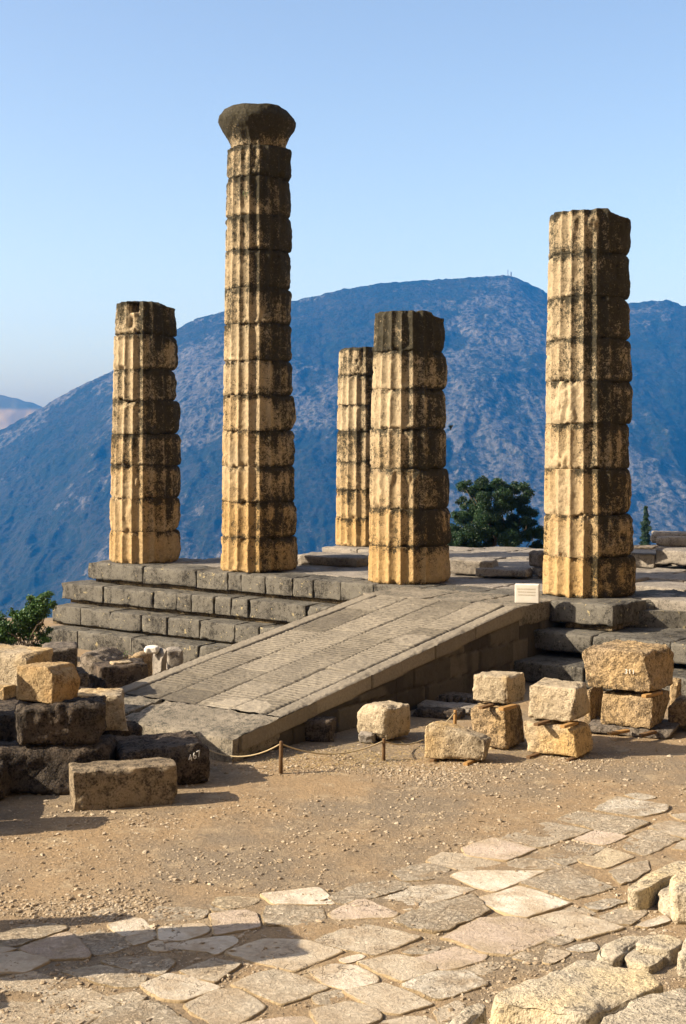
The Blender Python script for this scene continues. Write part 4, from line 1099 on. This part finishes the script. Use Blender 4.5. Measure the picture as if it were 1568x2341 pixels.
slabstone(q4([(1000, 395), (1060, 320), (1200, 268), (1330, 290), (1260, 340), (1200, 400), (1120, 440), (1040, 430)]), .14, 'curved weathered stone curling behind the broad kerb stone', 65, 'kerb', r=.04)
slabstone(q4([(1240, 345), (1330, 285), (1480, 290), (1568, 335), (1480, 385), (1430, 380), (1280, 350)]), .18, 'flat stone under the rounded boulder at the right edge', 66, 'kerb', r=.02, big=.01)
slabstone(q4([(1170, 430), (1270, 352), (1430, 385), (1485, 400), (1340, 490), (1280, 470)]), .12, 'small squarish slab behind the broad kerb stone', 67, 'kerb', r=.02, big=.012)
slabstone(q3([(1200, 610), (1330, 530), (1450, 478), (1568, 440), (1760, 430), (1760, 540), (1500, 555), (1440, 570), (1300, 640), (1215, 640)]), .24, 'pale kerb stone with a dark hollow beside it, farther back at the right', 68, 'kerb', r=.03, big=.015)
slabstone(q3([(1380, 650), (1420, 615), (1500, 575), (1700, 560), (1760, 640), (1650, 720), (1450, 700)]), .2, 'squat kerb stone behind the rounded boulder at the right edge', 69, 'kerb', r=.04)
pxrock(1524, 1640, 2040, 2120, 0, .5, -10, 'upright rounded cream boulder cut by the right edge beside the path', 'kerb', name='boulder', cat='boulder', group='heavy kerb stones in the right foreground', seed=71, n=44, r=.13, rough=.012, big=.04, cuts=(((-1, 0, 1), .84),))
pxrock(1534, 1660, 2195, 2250, 0.1, .5, -20, 'pale boulder cut by the right edge, just above the corner kerb stone', 'kerb', name='boulder', cat='boulder', group='heavy kerb stones in the right foreground', seed=72, n=40, r=.12, rough=.012, big=.04, cuts=(((-1, 0, 1), .8),))

# invented stones just outside the left of the frame, added to shadow the path
def outshadow():
    g = 'added shadow-casting stones left of the path outside the frame'
    o = rock('shadow_post', (-4.35, 12.45, 0), .3, .3, .95, 10, 'kerb', seed=81, n=16, r=.03); tag(o, 'added thin shadow-casting post carrying a broad block, left of the path', 'stone post', g)
    o = rock('stone_block', (-4.2, 12.15, .94), .85, .9, 1.15, 20, 'kerb', seed=82, n=20, r=.08, big=.06); tag(o, 'added shadow-casting block balanced on the thin post left of the path', 'stone block', g)
    o = rock('shadow_post', (-4.5, 13.0, 0), .35, .35, 1.5, 25, 'kerb', seed=83, n=16, r=.05, taper=.5); tag(o, 'added pointed shadow-casting stone left of the path, farther back', 'stone post', g)
    o = rock('shadow_post', (-4.0, 11.25, 0), .3, .45, .75, 10, 'kerb', seed=84, n=16, r=.05, taper=.3); tag(o, 'added short shadow-casting stone left of the path, nearest', 'stone post', g)
outshadow()
def outpile():
    g = 'stones of the pile left of the frame'
    for (x, y, z, w, l, h, a, sd, lab) in [(-5.0, 17.15, 0, .8, 1.0, .62, 5, 89, 'low broad block behind the squared block left of the frame'), (-5.75, 18.7, 0, 1.1, 1.5, 1.25, 8, 85, 'large base boulder of the pile left of the frame'), (-5.7, 18.6, 1.2, .95, 1.3, .95, -6, 86, 'boulder on top of the large base boulder left of the frame'),
                                     (-5.0, 16.25, 0, .8, .6, .75, 12, 87, 'squared block at the front of the pile left of the frame'), (-5.05, 16.3, .73, .6, .5, .5, 2, 88, 'smaller block on the squared block left of the frame')]:
        o = rock('boulder' if 'boulder' in lab else 'stone_block', (x, y, z), w, l, h, a, 'grayrock', seed=sd, n=22, r=.08, big=.05); tag(o, lab, 'boulder' if 'boulder' in lab else 'stone block', g)
outpile()

# ------------------------------------------------------------------ tubes: rope and posts
def tube(pts, rad, ns=8, caps=True):
    P = np.array(pts, float); n = len(P); rad = np.broadcast_to(rad, (n,))
    tg = np.gradient(P, axis=0); tg /= np.linalg.norm(tg, axis=1, keepdims=True)
    ref = np.array([0, 0, 1.]) if abs(tg[0][2]) < .9 else np.array([1., 0, 0])
    V = []
    for i in range(n):
        u = np.cross(tg[i], ref); u /= np.linalg.norm(u); w = np.cross(u, tg[i])
        for k in range(ns):
            a = 2 * math.pi * k / ns; V.append(P[i] + rad[i] * (math.cos(a) * u + math.sin(a) * w))
    Q = [(i * ns + k, i * ns + (k + 1) % ns, (i + 1) * ns + (k + 1) % ns, (i + 1) * ns + k) for i in range(n - 1) for k in range(ns)]
    if caps: Q.append(tuple(range(ns - 1, -1, -1))); Q.append(tuple(range((n - 1) * ns, n * ns)))
    return V, Q
tops = []
for (px, yb, yt, rad, mat, lab) in [(642, 1769, 1694, .028, 'wood', 'short wooden rope post nearest the front corner of the ramp'), (877, 1740, 1688, .026, 'wood', 'dark wooden rope post in front of the rounded cream boulder'),
                                    (1040, 1664, 1623, .028, 'newwood', 'yellow wooden rope post behind the sloping cream block')]:
    b = gp(px, yb, 0); h = (yb - yt) * b[1] / F
    V, Q = tube([(0, 0, -.1), (0, 0, h * .5), (.004, 0, h - .01), (.004, 0, h)], [rad, rad * .95, rad * .9, rad * .7], 12)
    o = link('rope_post', mesh(V, Q, True, 'rope_post'), M[mat]); o.location = b; tag(o, lab, 'post', 'wooden rope posts'); tops.append((b[0], b[1], h - .035))
st = dp(438, 1692, 19.6)
pts = []
def span(p, q, sag, n=22):
    for t in np.linspace(0, 1, n):
        x = [p[k] + (q[k] - p[k]) * t for k in range(3)]; x[2] -= sag * 4 * t * (1 - t); pts.append(x)
span(st, tops[0], .20); span(tops[0], tops[1], .16); span(tops[1], tops[2], .22)
V, Q = tube(pts, .0105, 6); V = np.array(V)
o = link('rope', mesh(V, Q, True, 'rope'), M['rope']); tag(o, 'pale rope hanging in loops between the wooden posts', 'rope')

# ------------------------------------------------------------------ writing
def text(body, size, mat, parent, loc, rot, name='lettering', ext=.002, spacing=1.0):
    cu = bpy.data.curves.new('t', 'FONT'); cu.body = body; cu.size = size; cu.extrude = ext; cu.align_x = 'CENTER'; cu.align_y = 'CENTER'; cu.space_character = spacing
    t = bpy.data.objects.new('t', cu); COL.objects.link(t)
    dg = bpy.context.evaluated_depsgraph_get(); me = bpy.data.meshes.new_from_object(t.evaluated_get(dg))
    bpy.data.objects.remove(t)
    o = link(name, me, mat, parent); o.location = loc; o.rotation_euler = rot; return o
# marker stone: front seen at (1177..1228), top 1337..., bottom 1377
p = gp(1204, 1379, ZS + .005)
sw = .43 * 1.0
mk = empty('marker_stone', (p[0], p[1], ZS + .004), R(-12)); tag(mk, 'white marble marker block with three faint engraved lines beside the tall right column', 'sign')
P, Q = rockverts(.45, .17, .35, seed=90, n=22, r=.012, rough=.001, big=.002, chips=0, edge=.006); P += np.array([0, .10, .175])
link('marble_block', mesh(P, Q, True, 'marble_block'), M['marble'], mk)
for k, (s, z) in enumerate([('ΝΑΟΣ ΑΠΟΛΛΩΝΟΣ', .262), ("TEMPLE D' APOLLON", .207), ('TEMPLE OF APOLLO', .152)]):
    text(s, .036, M['letter'], mk, (-.005, .0135, z), (R(90), 0, 0))
def painted(target_px, target_py, body, size, rotz, roll, parent):
    """painted number laid on the stone's face where the ray from the eye meets it"""
    dg = bpy.context.evaluated_depsgraph_get()
    oi = Vector((0, 0, EYE)); dr = Vector(((target_px - 784) / F, 1, (HY - target_py) / F)).normalized()
    mw = Matrix.LocRotScale(parent.location, parent.rotation_euler, None); im = mw.inverted()
    ok, loc, nr, _ = parent.ray_cast(im @ oi, (im.to_3x3() @ dr).normalized())
    if not ok: return
    nr = Vector((nr.x, nr.y, nr.z)).normalized()
    q = nr.to_track_quat('Z', 'Y'); q = q @ Matrix.Rotation(R(roll), 3, 'Z').to_quaternion()
    for k, ch in enumerate(body):
        p = loc + nr * .018 + (q @ Vector(((k - (len(body) - 1) / 2) * size * .58, 0, 0)))
        t = text(ch, size, M['paint'], parent, p, (0, 0, 0), 'painted_digit', .004); t.rotation_euler = q.to_euler()
bpy.context.view_layer.update()
byl = {o.get('label'): o for o in bpy.data.objects if o.get('label')}
painted(443, 1728, '467', .12, 0, 15, byl['big flat dark boulder with the white painted number 467'])
painted(1440, 1536, '311', .095, 0, 0, byl['largest golden pitted block with a white number, top of the large right stack'])

# ------------------------------------------------------------------ vegetation
def leaf_mat(name, c1, c2):
    n = NT(name); v = n.vec(False); n.b.inputs['Roughness'].default_value = .55; n.b.inputs['Specular IOR Level'].default_value = .35
    c = n.mix(n.attr('tone'), c1, c2)
    n.l(c, n.b.inputs['Base Color'])
    tr = n.n('ShaderNodeBsdfTranslucent'); n.l(c, tr.inputs[0]); mx = n.n('ShaderNodeMixShader'); mx.inputs[0].default_value = .22
    n.l(n.b.outputs[0], mx.inputs[1]); n.l(tr.outputs[0], mx.inputs[2]); n.l(mx.outputs[0], n.out.inputs[0])
    return n.m
def leaves(C, size, rs, aspect=.45, tone=None, up=None):
    """diamond shaped leaves at centres C"""
    N = len(C); d = rs.randn(N, 3)
    if up is not None: d = d + up
    d /= np.linalg.norm(d, axis=1, keepdims=True); e = np.cross(d, rs.randn(N, 3)); e /= np.linalg.norm(e, axis=1, keepdims=True)
    s = size * rs.uniform(.6, 1.3, (N, 1)); V = np.stack([C - d * s * .5, C + e * s * aspect * .5, C + d * s * .5, C - e * s * aspect * .5], 1).reshape(-1, 3)
    Q = np.arange(N * 4).reshape(N, 4); t = np.repeat(rs.rand(N) if tone is None else tone, 4)
    return V, Q, t
def foliage(name, clumps, per, size, mat, parent, seed, aspect=.45, upv=None):
    rs = np.random.RandomState(seed); Cs = []; ts = []
    for (c, r) in clumps:
        n = max(6, int(per * r ** 2)); v = rs.randn(n, 3); v /= np.linalg.norm(v, axis=1, keepdims=True)
        rad = rs.rand(n, 1) ** .45
        Cs.append(np.array(c) + v * rad * np.array(r) * np.array([1, 1, .8])); ts.append(np.clip(rs.rand() * .5 + rs.rand(n) * .5, 0, 1))
    C = np.concatenate(Cs); V, Q, t = leaves(C, size, rs, aspect, np.concatenate(ts), upv)
    me = mesh(V, Q, False, name); attr(me, 'tone', t); return link(name, me, mat, parent)
def limbs(name, lst, parent, mat):
    Vs = []; Qs = []; off = 0
    for pts, r0, r1 in lst:
        V, Q = tube(pts, np.linspace(r0, r1, len(pts)), 7); Vs += V; Qs += [tuple(i + off for i in q) for q in Q]; off += len(V)
    return link(name, mesh(np.array(Vs), Qs, True, name), mat, parent)
PINE = leaf_mat('pine_needles', (.009, .026, .010), (.026, .066, .020))
BUSH = leaf_mat('bush_leaves', (.018, .05, .012), (.075, .15, .03))
def bend(p, q, rs, n=6, w=.12):
    p = np.array(p, float); q = np.array(q, float); L = np.linalg.norm(q - p); o = []
    for t in np.linspace(0, 1, n): o.append(p + (q - p) * t + (rs.randn(3) * w * L * .3 * math.sin(math.pi * t)))
    return o
def pine():
    D_ = 58.0; q = D_ / F; rs = np.random.RandomState(8)
    base = dp(1150, 1440, D_); zgr = float(zg(base[0], base[1])); base[2] = zgr
    root = empty('pine_tree', base); tag(root, 'dark green bushy pine standing behind the platform between the two right columns', 'tree')
    def L(px, py, dy=0): return dp(px, py, D_ + dy) - base
    hub = L(1150, 1330); lim = [(bend((0, 0, -.3), hub, rs, 5, .04), .2, .15)]
    clumps = []
    # crown outline in picture rows: x extent for given y
    ctr = [(1060, 1112, 14), (1100, 1108, 16), (1118, 1122, 20), (1140, 1104, 14), (1078, 1128, 18), (1160, 1125, 20), (1185, 1116, 16), (1200, 1135, 16), (1062, 1150, 16), (1100, 1150, 24), (1140, 1150, 26), (1180, 1152, 22), (1205, 1168, 18), (1212, 1190, 16),
           (1050, 1180, 20), (1080, 1185, 26), (1115, 1185, 28), (1150, 1190, 26), (1185, 1195, 22), (1040, 1215, 20), (1065, 1220, 24), (1100, 1222, 28), (1140, 1225, 26), (1175, 1228, 22), (1210, 1222, 14), (1228, 1215, 14), (1240, 1220, 12),
           (1040, 1250, 18), (1070, 1255, 22), (1105, 1258, 22), (1060, 1290, 26), (1100, 1295, 26), (1145, 1300, 20), (1185, 1285, 14), (1180, 1305, 18), (1205, 1262, 9), (1225, 1245, 12), (1240, 1250, 12), (1250, 1235, 14), (1150, 1262, 8), (1020, 1235, 18), (1010, 1270, 22), (1025, 1300, 24), (1225, 1300, 16), (1165, 1240, 12), (1265, 1228, 12)]
    for (x, y, r) in ctr:
        for k in range(7):
            dy = rs.uniform(-1.6, 1.6) * (1 if k else 0) * min(1, r / 20)
            c = L(x + rs.uniform(-r, r) * .85, y + rs.uniform(-r, r) * .6, dy); clumps.append((c, r * q * rs.uniform(.45, .95)))
        if rs.rand() < .75: lim.append((bend(hub + rs.randn(3) * .1, L(x, y, rs.uniform(-.6, .6)), rs, 6, .25), .05, .012))
    foliage('crown', clumps, 8000, .095, PINE, root, 4, .34, np.array([0, 0, .6]))
    limbs('trunk', lim, root, M['bark'])
pine()
def cypress():
    D_ = 140.0; rs = np.random.RandomState(2)
    b = dp(1476, 1330, D_); base = np.array([b[0], b[1], float(zg(b[0], b[1]))]); root = empty('cypress_tree', base); tag(root, 'slender dark cypress rising beyond the right end of the platform', 'tree')
    top = dp(1474, 1161, D_)[2] - base[2]; cl = []
    for t in np.linspace(.02, 1, 90):
        z = top * t; w = .60 * math.sin(math.pi * min(1, (1 - t) * .8 + .12)) ** .8 * (1 if t < .9 else (1 - t) * 10 + .08)
        for k in range(4): cl.append((np.array([rs.randn() * w * .45, rs.randn() * w * .45, z + rs.randn() * .05]), .18 + w * .25))
    foliage('crown', cl, 2200, .13, PINE, root, 5, .4, np.array([0, 0, 2.0])); limbs('trunk', [([(0, 0, -.5), (0, 0, top * .5), (0, 0, top * .95)], .16, .02)], root, M['bark'])
cypress()
def bush():
    D_ = 31.5; q = D_ / F; rs = np.random.RandomState(6)
    base = dp(40, 1500, D_); base[2] = float(zg(base[0], base[1])); root = empty('bush', base); tag(root, 'glossy green bush at the left edge beside the corner of the steps', 'bush')
    def L(px, py, dy=0): return dp(px, py, D_ + dy) - base
    lim = []; cl = []
    tips = [(110, 1360, 8), (102, 1368, 12), (72, 1366, 7), (80, 1380, 12), (96, 1385, 14), (118, 1384, 8), (60, 1395, 14), (30, 1402, 9), (38, 1412, 13), (52, 1420, 18), (75, 1405, 18), (95, 1405, 15), (12, 1435, 16), (30, 1440, 18), (0, 1450, 22), (60, 1440, 16), (80, 1430, 12), (-20, 1430, 26), (-40, 1470, 30), (8, 1470, 16), (28, 1465, 9),
            (95, 1450, 10), (105, 1470, 12), (85, 1480, 9), (70, 1495, 12), (30, 1490, 9), (0, 1495, 14), (115, 1440, 7), (50, 1500, 12), (-60, 1440, 30)]
    for (x, y, r) in tips:
        for k in range(5): cl.append((L(x + rs.uniform(-r, r) * .7, y + rs.uniform(-r, r) * .7, rs.uniform(-.25, .25)), r * q * rs.uniform(.75, 1.45)))
        lim.append((bend((rs.randn() * .08, rs.randn() * .08, -.1), L(x, y), rs, 6, .3), .018, .005))
    for (p, q_) in [((18, 1446), (85, 1480)), ((85, 1480), (95, 1530)), ((100, 1415), (70, 1455))]: lim.append((bend(L(*p, -.3), L(*q_, -.3), rs, 6, .2), .02, .014))
    foliage('foliage', cl, 5000, .065, BUSH, root, 9, .5); limbs('branch', lim, root, M['bark'])
bush()
def sprig(loc, h, name, label, seed, n=26, mat=BUSH, size=.035, spread=.5):
    rs = np.random.RandomState(seed); loc = np.array(loc); root = empty(name, loc); tag(root, label, 'plant', None)
    lim = []; C = []
    for k in range(4):
        t = np.array([rs.randn() * spread * h, rs.randn() * spread * .5 * h, h * rs.uniform(.6, 1)]); pts = bend((0, 0, 0), t, rs, 4, .2); lim.append((pts, .004, .002))
        for j in range(n // 4): C.append(pts[1] + (t - pts[1]) * rs.rand() + rs.randn(3) * h * .08)
    V, Q, tn = leaves(np.array(C), size, rs, .5); me = mesh(V, Q, False, 'leaves'); attr(me, 'tone', tn); link('leaves', me, mat, root)
    limbs('stem', lim, root, M['bark'])
sprig(dp(290, 1506, 23.6), .17, 'weed', 'small green weed sprouting behind the flat pale stone in the hollow', 3)
sprig(dp(1029, 983, 30.6), .12, 'weed', 'dark twiggy weed growing from the right side of the thick column', 4, size=.05, mat=PINE)
sprig(dp(562, 458, 32.45), .25, 'weed', 'little green weed clinging to an upper drum of the tallest column', 5, n=36, size=.045, spread=.25)
# mast on the summit
pk = dp(1161, 631, 3590)
r_ = empty('antenna_mast', pk); tag(r_, 'tiny antenna masts on the mountain summit', 'antenna')
V, Q = tube([(0, 0, -4), (0, 0, 16)], .8, 6); link('mast', mesh(V, Q, False), M['metal'], r_)
V, Q = tube([(8, 0, -4), (8, 0, 10)], 1.6, 6); link('mast', mesh(V, Q, False), M['metal'], r_)

# ------------------------------------------------------------------ air
def haze():
    x0, x1, y0, y1, z0, z1 = -4200, 4200, -300, 5300, -452, 415
    V = [(x, y, z) for z in (z0, z1) for y in (y0, y1) for x in (x0, x1)]
    Fc = [(0, 2, 3, 1), (4, 5, 7, 6), (0, 1, 5, 4), (2, 6, 7, 3), (0, 4, 6, 2), (1, 3, 7, 5)]
    me = mesh(np.array(V, float), Fc, False, 'haze'); m = bpy.data.materials.new('haze'); m.use_nodes = True; t = m.node_tree; t.nodes.clear()
    o = t.nodes.new('ShaderNodeOutputMaterial'); v = t.nodes.new('ShaderNodeVolumePrincipled'); t.links.new(v.outputs[0], o.inputs['Volume'])
    v.inputs['Color'].default_value = HAZE_COL; v.inputs['Density'].default_value = HAZE_D; v.inputs['Anisotropy'].default_value = 0.0; v.inputs['Absorption Color'].default_value = (.80, .76, .90, 1)
    tag(link('haze', me, m), 'thin blue air over the valley', 'haze', kind='stuff')
HAZE_COL = (.012, .125, .40, 1); HAZE_D = .00027
haze()

# ------------------------------------------------------------------ light
EL, AZ = 31.0, -10.0
sd = Vector((-math.cos(R(EL)) * math.cos(R(AZ)), math.cos(R(EL)) * math.sin(R(AZ)), math.sin(R(EL))))
li = bpy.data.lights.new('sun', 'SUN'); li.energy = 5.0; li.angle = R(.5); li.color = (1.0, .87, .69)
so = bpy.data.objects.new('sun', li); COL.objects.link(so); so.rotation_euler = sd.to_track_quat('Z', 'Y').to_euler()
w = bpy.data.worlds.new('World'); SC.world = w; w.use_nodes = True; nt = w.node_tree
bg = nt.nodes.get('Background') or nt.nodes.new('ShaderNodeBackground')
sky = nt.nodes.new('ShaderNodeTexSky'); sky.sky_type = 'NISHITA'; sky.sun_disc = False
sky.sun_elevation = R(EL); sky.sun_rotation = math.atan2(sd.x, sd.y)
sky.altitude = 700; sky.air_density = .85; sky.dust_density = 3.8; sky.ozone_density = .4
nt.links.new(sky.outputs[0], bg.inputs['Color']); bg.inputs['Strength'].default_value = .112
out = nt.nodes.get('World Output') or nt.nodes.new('ShaderNodeOutputWorld'); nt.links.new(bg.outputs[0], out.inputs[0])

# ------------------------------------------------------------------ camera
cam = bpy.data.cameras.new('camera'); co = bpy.data.objects.new('camera', cam); COL.objects.link(co)
co.location = (0, 0, EYE); co.rotation_euler = (R(90), 0, 0)
cam.sensor_fit = 'HORIZONTAL'; cam.sensor_width = 36; cam.lens = F / 1568 * 36
cam.shift_y = -(1170.5 - HY) / 1568; cam.clip_end = 30000; cam.clip_start = .1
SC.camera = co
vs = SC.view_settings; vs.view_transform = 'Standard'; vs.look = 'None'; vs.gamma = 1; vs.exposure = 1.2
